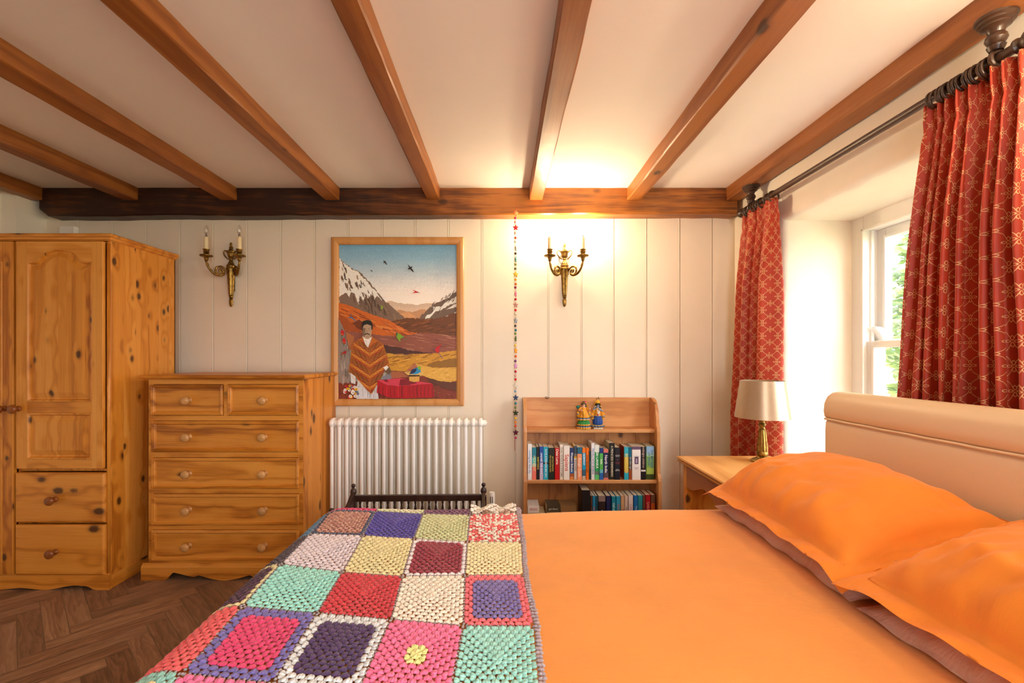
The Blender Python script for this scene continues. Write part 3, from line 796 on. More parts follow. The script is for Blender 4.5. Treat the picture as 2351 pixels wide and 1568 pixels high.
# ---------------------------------------------------------------- painting
def painting():
    Yp = 3.0
    def P(x, y): return (PX(740+x*.2806, Yp), PZ(520+y*.2806, Yp))
    x0, z1 = P(72, 87); x1, z0 = P(1158, 1468)
    w = thing('framed_painting', 'large framed painting of a man in an orange poncho in a mountain valley', 'painting', ((x0+x1)/2, YW, z0))
    fr = MB(); ix0, iz1 = P(131, 146); ix1, iz0 = P(1098, 1411)
    pr = [(0, YW-.001), (0, YW-.028), (.12, YW-.033), (.45, YW-.034), (.8, YW-.030), (1.0, YW-.024), (1.0, YW-.006)]
    lo = []
    for t, y in pr:
        a = x0+(ix0-x0)*t; b = x1+(ix1-x1)*t; c = z0+(iz0-z0)*t; d = z1+(iz1-z1)*t
        lo.append([(a,y,c),(b,y,c),(b,y,d),(a,y,d)])
    vs = [p for l in lo for p in l]; fs = [(i*4+k, i*4+(k+1) % 4, (i+1)*4+(k+1) % 4, (i+1)*4+k) for i in range(len(lo)-1) for k in range(4)]
    fr.add(vs, fs); mesh('frame', fr, m_frame, w)
    mb = MB(); ly = [YW-.010]; rr = random.Random(5)
    def put(pts, col):
        c = lin(col); mb.cc = tuple(min(1, v*1.22+.004) for v in c[:3])+(1,)
        ly[0] -= .00003
        q = []
        for x, y in pts:
            x = min(max(x, 131), 1098); y = min(max(y, 146), 1411); a, b = P(x, y); q.append((a, ly[0], b))
        mb.add(q, [tuple(range(len(q)))])
    def jag(pts, amp=5, step=14):
        out = []; n = len(pts)
        for i in range(n):
            a, b = pts[i], pts[(i+1) % n]; L = math.hypot(b[0]-a[0], b[1]-a[1]); k = max(1, int(L/step))
            for j in range(k):
                t = j/k; s = amp if 0 < j else amp*.4
                out.append((a[0]+(b[0]-a[0])*t+rr.uniform(-s, s)*.5, a[1]+(b[1]-a[1])*t+rr.uniform(-s, s)))
        return out
    def poly(pts, col, amp=0, step=14): put(jag(pts, amp, step) if amp else pts, col)
    def stroke(pts, wd, col, smooth=True):
        S = [(p.x, p.y) for p in catmull([(a, b, 0) for a, b in pts], 5)] if smooth and len(pts) > 2 else pts
        n = len(S); L = []; R = []
        for i in range(n):
            a, b = S[max(i-1, 0)], S[min(i+1, n-1)]; d = math.hypot(b[0]-a[0], b[1]-a[1]) or 1
            nx, ny = -(b[1]-a[1])/d, (b[0]-a[0])/d; t = wd*.5*(1-.5*abs(2*i/(n-1)-1)**2)
            L.append((S[i][0]+nx*t, S[i][1]+ny*t)); R.append((S[i][0]-nx*t, S[i][1]-ny*t))
        put(L+R[::-1], col)
    def mixc(a, b, t):
        A = [int(a[i:i+2], 16) for i in (1,3,5)]; B = [int(b[i:i+2], 16) for i in (1,3,5)]
        return [A[i]+(B[i]-A[i])*t for i in range(3)]
    # sky in brushed bands
    ly[0] -= .0001
    stops = [(146, '#6fa3c4'), (250, '#86b2cd'), (340, '#a9c4d4'), (440, '#d6dcde'), (540, '#f4ede4'), (660, '#fff6ea')]
    for i in range(34):
        for j in range(20):
            ya, yb = 146+i*16, 146+(i+1)*16; xa, xb = 131+j*48.4, 131+(j+1)*48.4; ym = (ya+yb)/2+14*nz(j*.7, i*.5, 2)
            for (p, a), (q, b) in zip(stops[:-1], stops[1:]):
                if ym <= q: break
            t = min(1, max(0, (ym-p)/(q-p))); c = lin(mixc(a, b, t)); k = 1.22*(1+.05*nz(j*.35, i*1.3, 7))
            mb.cc = (c[0]*k, c[1]*k, c[2]*k, 1)
            A, B = P(xa, ya), P(min(xb, 1098), yb); mb.quad((A[0], ly[0], B[1]), (B[0], ly[0], B[1]), (B[0], ly[0], A[1]), (A[0], ly[0], A[1]))
    # distant hills
    poly([(480,640),(540,605),(600,618),(660,630),(720,628),(780,640),(840,625),(920,628),(960,640),(960,800),(480,800)], '#d0b8a0', 4)
    poly([(520,660),(600,650),(700,662),(800,655),(900,650),(940,800),(520,800)], '#d8bea4', 4)
    poly([(560,690),(640,680),(720,700),(820,675),(880,690),(880,800),(560,800)], '#c09068', 4)
    poly([(600,720),(700,700),(760,730),(740,760),(620,770)], '#d49c6c', 3)
    # right mountain with snow
    poly([(735,790),(800,735),(850,690),(900,640),(950,615),(1010,590),(1060,555),(1098,525),(1098,900),(735,900)], '#6e5a4c', 8)
    poly([(840,740),(905,690),(900,655),(960,655),(1020,610),(1098,570),(1098,620),(1040,640),(980,672),(920,700),(860,750),(835,762)], '#efe8de', 7, 10)
    poly([(1010,680),(1060,645),(1098,625),(1098,655),(1050,668)], '#efe8de', 5)
    poly([(980,742),(1040,722),(1098,695),(1098,706),(1050,728)], '#efe8de', 3)
    for k in range(26):
        x = rr.uniform(880, 1090); y = 1160-x*.58+rr.uniform(-20, 90); stroke([(x, y), (x-8, y+18), (x-18, y+30)], 5, rr.choice(['#4a3c34', '#8a7462', '#5a463a']))
    # left mountain
    poly([(131,245),(170,290),(215,320),(250,350),(290,360),(330,400),(365,440),(400,480),(440,520),(470,560),(500,600),(560,650),(620,700),(690,760),(690,820),(131,820)], '#7d6656', 10)
    poly([(131,250),(165,290),(205,325),(250,352),(285,365),(325,410),(360,445),(395,490),(430,525),(465,575),(500,605),(470,590),(440,560),(415,600),(395,545),(370,590),(350,540),(330,610),(300,560),(290,640),(262,560),(230,530),(215,580),(190,540),(131,575)], '#efe8df', 9, 10)
    for k in range(75):
        x = rr.uniform(140, 520); yt = 250+(x-131)*.95; y = yt+rr.uniform(5, 210)
        stroke([(x, y), (x+rr.uniform(2, 9), y+18), (x+rr.uniform(6, 18), y+rr.uniform(26, 62))], rr.uniform(5, 12), rr.choice(['#5a4636', '#6e5844', '#8a6a4a', '#463830']))
    for k in range(40):
        x = rr.uniform(300, 640); yt = 430+(x-300)*.85; y = yt+rr.uniform(40, 190)
        stroke([(x, y), (x+12, y+20), (x+26, y+44)], rr.uniform(3, 7), rr.choice(['#8c6e56', '#5e4a3a', '#a08064', '#735a44']))
    # brown slopes on the far right side of the valley
    poly([(560,775),(700,745),(850,760),(980,740),(1098,700),(1098,910),(560,850)], '#6b3e1e', 7)
    for k in range(45):
        x = rr.uniform(600, 1090); y = rr.uniform(760, 880); stroke([(x-26, y+4), (x, y), (x+26, y-7)], rr.uniform(3, 8), rr.choice(['#8a4a20', '#4a2a14', '#9c5c2c', '#5e3418']))
    # orange hill
    poly([(131,625),(230,650),(330,690),(440,730),(540,765),(640,820),(720,862),(780,870),(720,890),(600,900),(420,900),(131,870)], '#c8641e', 5)
    for k in range(60):
        t = rr.random(); x = 140+t*560; y = 650+t*200+rr.uniform(0, 70); stroke([(x-30, y-14), (x, y), (x+34, y+12)], rr.uniform(3, 9), rr.choice(['#e0792a', '#b0501a', '#8e4016', '#d88a40']))
    poly([(131,705),(200,755),(270,820),(320,862),(250,858),(131,830)], '#a34e1c', 5)
    poly([(300,760),(330,780),(325,850),(280,830),(240,790)], '#7a3a18', 4)
    # mauve plain
    poly([(180,850),(330,870),(480,890),(620,900),(720,890),(790,868),(960,880),(1098,895),(1098,1040),(620,1050),(480,1000),(180,1000)], '#8e5242', 5)
    for k in range(70):
        x = rr.uniform(430, 1090); y = rr.uniform(885, 1010); stroke([(x-36, y-6), (x, y), (x+36, y+3)], rr.uniform(3, 8), rr.choice(['#a0664e', '#7a4238', '#6b3a34', '#b07a60', '#94543c']))
    poly([(470,960),(600,985),(740,1020),(900,1035),(700,1045),(530,1040)], '#4a2a26', 5)
    poly([(131,850),(190,860),(260,900),(250,980),(131,1100)], '#b06a3c', 5)
    # yellow fields
    poly([(510,1035),(640,1050),(780,1042),(900,1040),(1000,1025),(1098,1010),(1098,1190),(800,1200),(560,1190)], '#c9922e', 4)
    for k in range(60):
        x = rr.uniform(540, 1090); y = rr.uniform(1045, 1150); stroke([(x-30, y+8), (x, y), (x+32, y-8)], rr.uniform(3, 9), rr.choice(['#e0b04a', '#a87020', '#8a5a1c', '#d8a03a']))
    poly([(830,1150),(900,1110),(1000,1090),(1098,1080),(1098,1150),(950,1155)], '#8e6420', 5)
    poly([(760,1120),(830,1145),(950,1160),(1098,1150),(1098,1280),(1000,1280),(900,1260),(800,1230)], '#d8a948', 5)
    for k in range(50):
        x = rr.uniform(800, 1090); y = rr.uniform(1160, 1262); stroke([(x-14, y+3), (x+14, y-3)], rr.uniform(4, 9), rr.choice(['#ecc870', '#c08a34', '#e4b85a']), False)
    poly([(690,1180),(760,1115),(800,1180),(780,1230),(700,1225)], '#b0694a', 4)
    poly([(560,1180),(700,1190),(720,1240),(560,1250)], '#a5603e', 4)
    poly([(820,1220),(900,1260),(1000,1285),(1098,1262),(1098,1411),(131,1411),(131,1280),(560,1245)], '#7a3220', 4)
    for k in range(110):
        x = rr.uniform(135, 1090); y = rr.uniform(1290, 1405); stroke([(x-8, y+2), (x, y), (x+8, y-2)], rr.uniform(4, 9), rr.choice(['#94442c', '#5e2418', '#a85a3e', '#6e2c1e']))
    poly([(850,1235),(960,1265),(1098,1275),(1098,1345),(1000,1325),(900,1290)], '#5a3020', 6)
    # rock at the side
    poly([(131,740),(160,800),(190,880),(215,1000),(225,1100),(230,1200),(225,1280),(131,1280)], '#8c8078', 7)
    for k in range(26):
        x = rr.uniform(135, 215); y = rr.uniform(800, 1240); stroke([(x, y), (x+6, y+30), (x+3, y+64)], rr.uniform(4, 10), rr.choice(['#5e544e', '#a89c92', '#6e625a']))
    # man: trousers, poncho, head
    poly([(230,1195),(290,1240),(280,1411),(460,1411),(450,1280),(400,1230)], '#cfd2d8', 3)
    poly([(230,1195),(275,1210),(272,1290),(236,1280)], '#d8d8da', 2)
    for k in range(16):
        x = rr.uniform(285, 445); stroke([(x, 1300), (x+rr.uniform(-10, 10), 1350), (x+rr.uniform(-6, 6), 1405)], 5, rr.choice(['#a9aeba', '#e8e8ea', '#8f96a6']))
    pon = [(335,905),(290,925),(255,950),(238,1000),(230,1080),(217,1190),(270,1225),(330,1300),(385,1358),(403,1371),(440,1310),(490,1225),(520,1160),(548,1160),(548,1130),(528,1050),(500,960),(450,928),(412,905)]
    poly(pon, '#b5651d', 4, 10)
    def inside(x, y):
        c = False; n = len(pon)
        for i in range(n):
            a, b = pon[i], pon[i-1]
            if (a[1] > y) != (b[1] > y) and x < (b[0]-a[0])*(y-a[1])/(b[1]-a[1])+a[0]: c = not c
        return c
    cols = ['#8a1c14', '#6a4a18', '#d08a2a', '#4e3a1a', '#c07420', '#a03018', '#6b3a14', '#d99a3a']
    for k in range(34):
        ya = 985+k*11.5
        for sg in (-1, 1):
            pts = []
            for j in range(26):
                x = 390+sg*j*7; y = ya-j*4.6+4*math.sin(j*1.1+k)*.7
                if inside(x, y): pts.append((x, y))
                elif len(pts) >= 2: break
                else: pts = []
            if len(pts) >= 2: stroke(pts, 5.5, cols[(k*3) % 8 if k % 4 else 0], False)
    for i in range(46):
        t = i/45; x = 217+t*186; y = 1192+t*178
        stroke([(x, y), (x-1, y+11)], 3, '#d8c8a8', False)
    for i in range(36):
        t = i/35; x = 403+t*140; y = 1371-t*210; stroke([(x, y-2), (x+4, y+9)], 3, '#d8c8a8', False)
    poly([(330,895),(352,960),(376,992),(392,955),(410,900),(385,915),(352,915)], '#e6e2dc', 1.5)
    stroke([(358,930),(372,985)], 3, '#8a8a90', False); stroke([(395,925),(380,985)], 3, '#8a8a90', False)
    poly([(333,800),(330,850),(338,895),(356,918),(384,920),(402,895),(408,850),(405,800)], '#b0947a', 1.5)
    poly([(336,830),(350,828),(356,880),(345,905),(334,880)], '#7a6654', 1)
    poly([(328,860),(327,800),(335,775),(365,765),(400,772),(413,795),(414,840),(404,848),(402,812),(370,800),(342,810),(334,830),(333,862)], '#1c1714', 2)
    stroke([(345,838),(360,836)], 5, '#1c1714', False); stroke([(378,836),(394,838)], 5, '#1c1714', False)
    stroke([(347,848),(360,848)], 4, '#241c18', False); stroke([(379,848),(392,848)], 4, '#241c18', False)
    stroke([(368,840),(366,865),(374,868)], 3, '#6b523c')
    stroke([(350,890),(358,880),(370,878),(382,880),(392,892)], 8, '#14100e')
    stroke([(360,900),(378,900)], 3, '#6b4234', False)
    poly([(505,1150),(540,1140),(556,1160),(560,1195),(548,1218),(530,1200),(515,1190)], '#6b5138', 2)
    poly([(500,1150),(530,1138),(545,1150),(520,1180)], '#e8e4de', 2)
    poly([(490,1230),(540,1205),(568,1230),(566,1262),(500,1260)], '#7e7f8c', 3)
    stroke([(548,1184),(690,1186)], 4, '#2a2018', False)
    # table with red cloth, hat, bird
    poly([(455,1256),(640,1240),(900,1285),(880,1292),(640,1308),(470,1290)], '#c83a50', 1)
    poly([(640,1250),(720,1248),(780,1280),(700,1300),(630,1300)], '#7e1424', 2)
    poly([(500,1252),(530,1250),(545,1270),(520,1272)], '#7e1424', 2)
    poly([(455,1258),(540,1300),(630,1306),(760,1296),(905,1285),(918,1390),(880,1402),(800,1398),(700,1406),(560,1402),(448,1360)], '#a80818', 2)
    for k in range(15):
        x = 470+k*31; stroke([(x, 1300), (x-4, 1350), (x+2, 1398)], rr.uniform(5, 10), rr.choice(['#6e0a14', '#c41a2a', '#840e1a']))
    poly([(672,1192),(720,1184),(790,1186),(832,1196),(826,1210),(770,1222),(700,1214)], '#d8b464', 1)
    poly([(710,1216),(798,1216),(795,1266),(756,1272),(714,1262)], '#cfa24c', 1)
    poly([(710,1214),(798,1214),(797,1226),(711,1228)], '#2e2014', 1)
    poly([(715,1205),(740,1170),(775,1155),(805,1165),(808,1190),(780,1206),(745,1208)], '#2a8cc0', 2)
    poly([(712,1206),(740,1168),(775,1160),(765,1190),(735,1205)], '#16264e', 2)
    poly([(778,1150),(795,1140),(808,1150),(806,1170),(790,1172)], '#7ab03a', 1)
    stroke([(690,1196),(720,1190)], 4, '#1c2c50', False)
    # flowers
    for k in range(34):
        a = rr.uniform(0, 2*PI); d = rr.uniform(0, 1)**.5; x = 243+58*d*math.cos(a); y = 1342+58*d*math.sin(a); r = rr.uniform(9, 14); c = rr.choice(['#e8e4dc', '#d4202a', '#e6b820', '#e6b820', '#f0ece4', '#c01824', '#6a7890'])
        put([(x+r*math.cos(2*PI*j/8), y+r*math.sin(2*PI*j/8)) for j in range(8)], c)
        put([(x+r*.35*math.cos(2*PI*j/6), y+r*.35*math.sin(2*PI*j/6)) for j in range(6)], '#5a3014')
    # birds
    def bird(x, y, s, c1, c2, c3=None, fl=1):
        poly([(x-20*s*fl, y-24*s), (x-4*s*fl, y-8*s), (x+14*s*fl, y+12*s), (x+24*s*fl, y+30*s), (x+8*s*fl, y+22*s), (x-8*s*fl, y+4*s)], c1, 1)
        poly([(x-20*s*fl, y+6*s), (x-2*s*fl, y-6*s), (x+12*s*fl, y-10*s), (x+6*s*fl, y+4*s), (x-10*s*fl, y+12*s)], c2, 1)
        if c3: stroke([(x+6*s*fl, y+10*s), (x+30*s*fl, y+22*s)], 5*s, c3, False)
    bird(725, 340, 1.25, '#1e1a16', '#2c241c'); bird(516, 292, .8, '#1e1a16', '#2c241c'); bird(406, 363, .45, '#1e1a16', '#2c241c')
    poly([(740,515),(768,530),(798,542),(770,545),(736,548),(760,536)], '#c01824', 2); stroke([(775,538),(802,544)], 5, '#1c2c60', False)
    poly([(482,640),(500,655),(498,676),(478,678),(488,662)], '#86b030', 2)
    poly([(608,870),(640,880),(668,905),(640,918),(640,946),(614,912)], '#7aa828', 2); stroke([(650,908),(698,926)], 8, '#4a7a3a', False); put([(606,868),(618,870),(616,895),(606,890)], '#2a5a50')
    poly([(975,966),(940,985),(920,1010),(945,1040),(958,1020),(965,995)], '#c0141e', 2); stroke([(950,1030),(988,1082)], 7, '#2a4a90', False); stroke([(955,1002),(974,994)], 6, '#2a6ab0', False); stroke([(906,1004),(925,1008)], 6, '#2a4a90', False)
    stroke([(216,750),(244,748),(282,778)], 8, '#2a72a8'); stroke([(236,716),(246,750)], 7, '#2a72a8', False)
    for (x, y) in ((170, 872), (184, 938)):
        poly([(x-14, y-20), (x+2, y-26), (x+14, y-8), (x+10, y+20), (x-6, y+26), (x-14, y+6)], '#c01a20', 2); stroke([(x-6, y+16), (x-2, y+42)], 9, '#3a6a3a', False)
        stroke([(x-10, y+8), (x+6, y+12)], 6, '#d8b020', False)
    poly([(150,1052),(180,1022),(206,1018),(196,1040),(170,1050)], '#a81a20', 2); stroke([(150,1056),(182,1040)], 8, '#3a7a3a', False)
    mesh('canvas', mb, m_paint, w, fixn=False)
painting()
# ---------------------------------------------------------------- bookcase
def bookcase():
    xl, xr = .129, .989; t = .022; yb = 3.018
    w = thing('bookcase', 'low open pine bookcase with curved ends standing against the boarded wall', 'bookcase', ((xl+xr)/2, 2.95, 0))
    sh = [(.771, 2.896), (.457, 2.863), (.155, 2.845), (.07, 2.835)]
    def side_prof(dx=0):
        P = [(yb, 0), (2.832, 0), (2.832, .455), (2.838, .475), (2.852, .50), (2.858, .54), (2.860, .76), (2.866, .79)]
        for k in range(9):
            a = k/8*PI/2; P.append((2.878+.085*(1-math.cos(a))*1.0, .80+.162*math.sin(a)))
        P += [(2.975, .965), (yb, .965)]
        return P
    for x in (xl, xr-t):
        mb = MB(); mb.prism(side_prof(), 'x', x, x+t); mesh('side', mb, m_shelf_z, w, bevel=.003)
    for z, y in sh:
        mb = MB(); mb.box(xl+t, xr-t, y, yb-.01, z-.022, z); mesh('shelf', mb, m_shelf_x, w, bevel=.004)
    mb = MB(); mb.box(xl+t, xr-t, yb-.016, yb-.004, .771, .965); mesh('back_board', mb, m_shelf_x, w, bevel=.003)
    mb = MB(); n = 9; dx = (xr-xl-2*t)/n
    for k in range(n): mb.box(xl+t+k*dx+.0008, xl+t+(k+1)*dx-.0008, yb-.010, yb-.003, 0.04, .75)
    mb.box(xl+t, xr-t, yb-.003, yb, .04, .75)
    mesh('back_panel', mb, wood('shelf_back_pine', '#8a5430', '#b07a48', '#c48e5c', axis='z', knots=.8), w)
    mb = MB(); mb.box(xl+t, xr-t, 2.85, 2.862, 0, .05); mesh('plinth', mb, m_shelf_x, w)
bookcase()
font_cache = {}
def text(parent, s, size, col, loc, rot, name='title', bold=0):
    cu = bpy.data.curves.new(name, 'FONT'); cu.body = s; cu.size = size; cu.align_x = 'CENTER'; cu.align_y = 'CENTER'; cu.extrude = .00015; cu.offset = bold
    k = 'print_' + col
    if k not in font_cache: font_cache[k] = plain('ink_'+col.strip('#'), col, .4, nz=0)
    cu.materials.append(font_cache[k])
    o = bpy.data.objects.new(name, cu); COL.objects.link(o); o.parent = parent
    o.location = Vector(loc)-base_of(parent); o.rotation_euler = rot
    return o
def book(label, x0, x1, ytop, zb, yf, depth, bands, title=None, tc='#ffffff', tsize=.6, group='books on the upper shelf', lean=0, cover=None, extra=None, tpos=.5):
    a = PX(1140+x0*.2041, yf); b = PX(1140+x1*.2041, yf); zt = PZ(880+ytop*.2041, yf); h = zt-zb; t = .0016
    o = thing('book', label, 'book', ((a+b)/2, yf, zb), group)
    mb = MB()
    zz = zb; tot = sum(f for f, c in bands); zc = zt
    for f, c in bands:
        z2 = zc-h*f/tot; mb.cc = lin(c); r = min(.0018, (b-a)*.12)
        mb.prism([(a, yf+.0025), (a+r, yf), (b-r, yf), (b, yf+.0025), (b, yf+.004), (a, yf+.004)], 'z', z2, zc); zc = z2
    side = lin(cover or bands[len(bands)//2][1]); mb.cc = side
    mb.box(a, a+t, yf+.003, yf+depth, zb, zt); mb.box(b-t, b, yf+.003, yf+depth, zb, zt)
    mesh('cover', mb, m_print, o)
    mb = MB(); mb.box(a+t, b-t, yf+.004, yf+depth-.002, zb+.0005, zt-.0012); mesh('pages', mb, m_pages, o)
    wd = b-a
    if title:
        ln = max(len(x) for x in title.split('\n')); nl = title.count('\n')+1
        sz = min(wd*tsize*1.25/nl, h*.82/(ln*.52)) if tsize < 5 else tsize/1000
        text(o, title, sz, tc, ((a+b)/2, yf-.0004, zb+h*tpos), (PI/2, PI/2, 0), bold=sz*.012)
    for ex in (extra or []):
        tx, sz, col, fz, rot = ex
        text(o, tx, sz, col, ((a+b)/2, yf-.0004, zb+h*fz), (PI/2, PI/2 if rot else 0, 0))
    if lean: o.rotation_euler = (0, lean, 0)
    return o
S1 = .457; Y1 = 2.874
R1 = [
 ('slim white paperback at the end of the upper shelf nearest the bead garland', 350, 397, 682, [(1, '#eef0f2')], 'nothing but blue sky', '#6a9ad0', {}),
 ('paperback with spine fading from teal to coral, second on the upper shelf', 400, 448, 722, [(3, '#1f7f96'), (2, '#4cc0bc'), (1, '#b8c8b8'), (4, '#e8786a')], 'MIDNIGHT', '#e0d8a0', {}),
 ('narrow black paperback with yellow lettering, third on the upper shelf', 450, 482, 716, [(3, '#1a1a1e'), (2, '#24221c'), (5, '#1a1a1e')], 'EVERYTHING', '#e8d84a', {}),
 ('paperback with deep blue spine fading to lilac', 484, 524, 713, [(4, '#1c4ca8'), (1, '#6a76b8'), (3, '#a898c8'), (2, '#cdbcd6')], 'UNDER THE SKIN', '#ffffff', {}),
 ('bright cyan paperback with white lettering', 527, 583, 716, [(4.5, '#1fa8c8'), (.5, '#123a4c'), (4.5, '#1fb0d0')], 'KATE ATKINSON BIG SKY', '#f4f8f8', {}),
 ('thick dark green-black paperback with gold lettering', 586, 652, 726, [(1, '#16231c')], 'MICROTRENDS\nthe surprising tales', '#c8b048', {}),
 ('bright red paperback with white script lettering', 656, 708, 727, [(1, '#c0161c')], 'Dalai Lama', '#f4ecd8', {'tpos': .72}),
 ('tall ivory hardback standing above its neighbours beside the red paperback', 712, 752, 690, [(1, '#ece6dc')], 'Gods, KINGS & CUSTOMS', '#8a7a6c', {}),
 ('thick white paperback with large red title', 755, 823, 702, [(1, '#f2ece4')], 'Sapiens', '#d0483a', {'tsize': .75}),
 ('navy guidebook with white title and mountain photo at the foot', 826, 868, 726, [(7, '#1c3a6e'), (1.2, '#2a6aa8'), (1, '#b0562a'), (1, '#d88a4a')], 'Western Balkans', '#ffffff', {'tpos': .55}),
 ('white guidebook with dark picture block and yellow band', 872, 905, 705, [(2.2, '#3a5a72'), (.8, '#8a8a84'), (.5, '#e8c020'), (6, '#eeeeea')], 'SCOTLAND', '#3a4a5a', {'tpos': .42}),
 ('peach paperback with teal-blue top block', 908, 962, 721, [(2, '#1c6a8a'), (8, '#ef9c70')], 'Rough Guide', '#fbe8d8', {'tpos': .38}),
 ('cyan guidebook with orange top and mountain photo', 965, 1003, 726, [(1.6, '#ee7a20'), (5.2, '#18a4d4'), (2, '#3a6a84'), (1.2, '#c8b8a4')], 'NORWAY', '#ffffff', {'tpos': .64}),
 ('narrow plain orange paperback', 1006, 1040, 727, [(1, '#ee7418')], 'From Heaven Lake', '#5a2408', {}),
 ('dark teal paperback tucked behind the tall white book', 1043, 1064, 760, [(1, '#1e4a50')], 'BARCELONA', '#6a9a9c', {}),
 ('tallest white paperback with blue and black lettering', 1066, 1103, 672, [(1, '#eef0f2')], 'TRAVELS INTO SEVERAL', '#3a4a9a', {}),
 ('green guidebook with white top panel', 1106, 1157, 694, [(2.1, '#e8f0ea'), (5.8, '#1fa05a'), (1, '#6a7a70'), (1.4, '#5ac87a')], 'SRI LANKA', '#ffffff', {'tpos': .56}),
 ('lime-green guidebook with navy top and blue foot', 1160, 1200, 727, [(1.6, '#1c3c84'), (4.8, '#5ab85a'), (1, '#6ac0d0'), (2, '#2a6ac0')], 'India', '#ffffff', {'tpos': .57}),
 ('navy guidebook with salmon top and salmon foot', 1203, 1259, 741, [(1.1, '#e07a70'), (6.3, '#1c2c54'), (1.6, '#5a5058'), (.6, '#e07a70')], 'North India', '#ffffff', {'tpos': .52}),
 ('tall black hardback with pale cover face leaning on the navy guidebook', 1266, 1330, 672, [(1, '#1e2220')], 'A PRINCESS REMEMBERS', '#d8d4c0', {'cover': '#cfc8a0'}),
 ('dark navy paperback with small white and crimson lettering', 1332, 1390, 722, [(1, '#1c222e')], None, '#ffffff', {'extra': [('ARABIAN\nNIGHTS', .007, '#e8e8e8', .74, 0), ('+', .016, '#e06a60', .62, 0), ('HUNDRED\nKINGDOMS', .006, '#a83a44', .52, 0), ('JOHN\nBIERMAN', .007, '#e8e8e8', .30, 0)]}),
 ('red-sided paperback with cyan and yellow spine', 1440, 1486, 716, [(2, '#3ab4cc'), (1, '#6ab8b4'), (4.6, '#d8b848'), (2.2, '#28b0cc')], 'SHANTARAM', '#f2dc90', {'cover': '#b02818', 'w0': 1392}),
 ('narrow paperback with blue top and orange-brown foot', 1490, 1522, 720, [(3, '#1f7a9c'), (2, '#1c4a64'), (2, '#2c2c30'), (3, '#b05a34')], 'the white tiger', '#f0f0f0', {}),
 ('thick white paperback with small purple portrait on the spine', 1525, 1622, 712, [(.9, '#6a5470'), (9, '#f0eae4')], None, '#ffffff', {'extra': [('A\nSUITABLE\nBOY', .0085, '#8a7a80', .70, 0), ('VIKRAM\nSETH', .008, '#8a7a80', .34, 0)], 'portrait': 1}),
 ('slim black paperback with white band near the foot', 1625, 1680, 714, [(7, '#1a1a1c'), (.5, '#e8e4e0'), (2.5, '#161618')], 'midnight children', '#c8a8a0', {'tpos': .68}),
 ('green and sky-blue paperback at the curved end of the upper shelf', 1686, 1774, 708, [(2, '#8ab0d0'), (1, '#9ac0b0'), (3.4, '#7aa860'), (2, '#a0b850'), (1.6, '#3a4a24')], 'THE MISTRESS\nOF SPICES', '#3a5a90', {'tpos': .62}),
]
for i, r in enumerate(R1):
    lab, x0, x1, yt, bands, ti, tc, kw = r; kw = dict(kw); por = kw.pop('portrait', 0); w0 = kw.pop('w0', None)
    o = book(lab, w0+44 if w0 else x0, x1, yt, S1, Y1 + (.006 if i % 3 == 1 else 0) + (.004 if i % 4 == 2 else 0), .118, bands, ti, tc, **kw)
    if por:
        a = PX(1140+1553*.2041, Y1); b = PX(1140+1596*.2041, Y1); mb = MB(); mb.cc = lin('#4a3a56'); mb.quad((a, Y1-.0004+.0, .556), (b, Y1-.0004, .556), (b, Y1-.0004, .602), (a, Y1-.0004, .602)); mb.cc = lin('#b8a0b8'); mb.quad((a+.005, Y1-.0006, .562), (b-.006, Y1-.0006, .562), (b-.007, Y1-.0006, .592), (a+.007, Y1-.0006, .592))
        mesh('spine_picture', mb, m_print, o, fixn=False)
S3 = .155; Y3 = 2.857
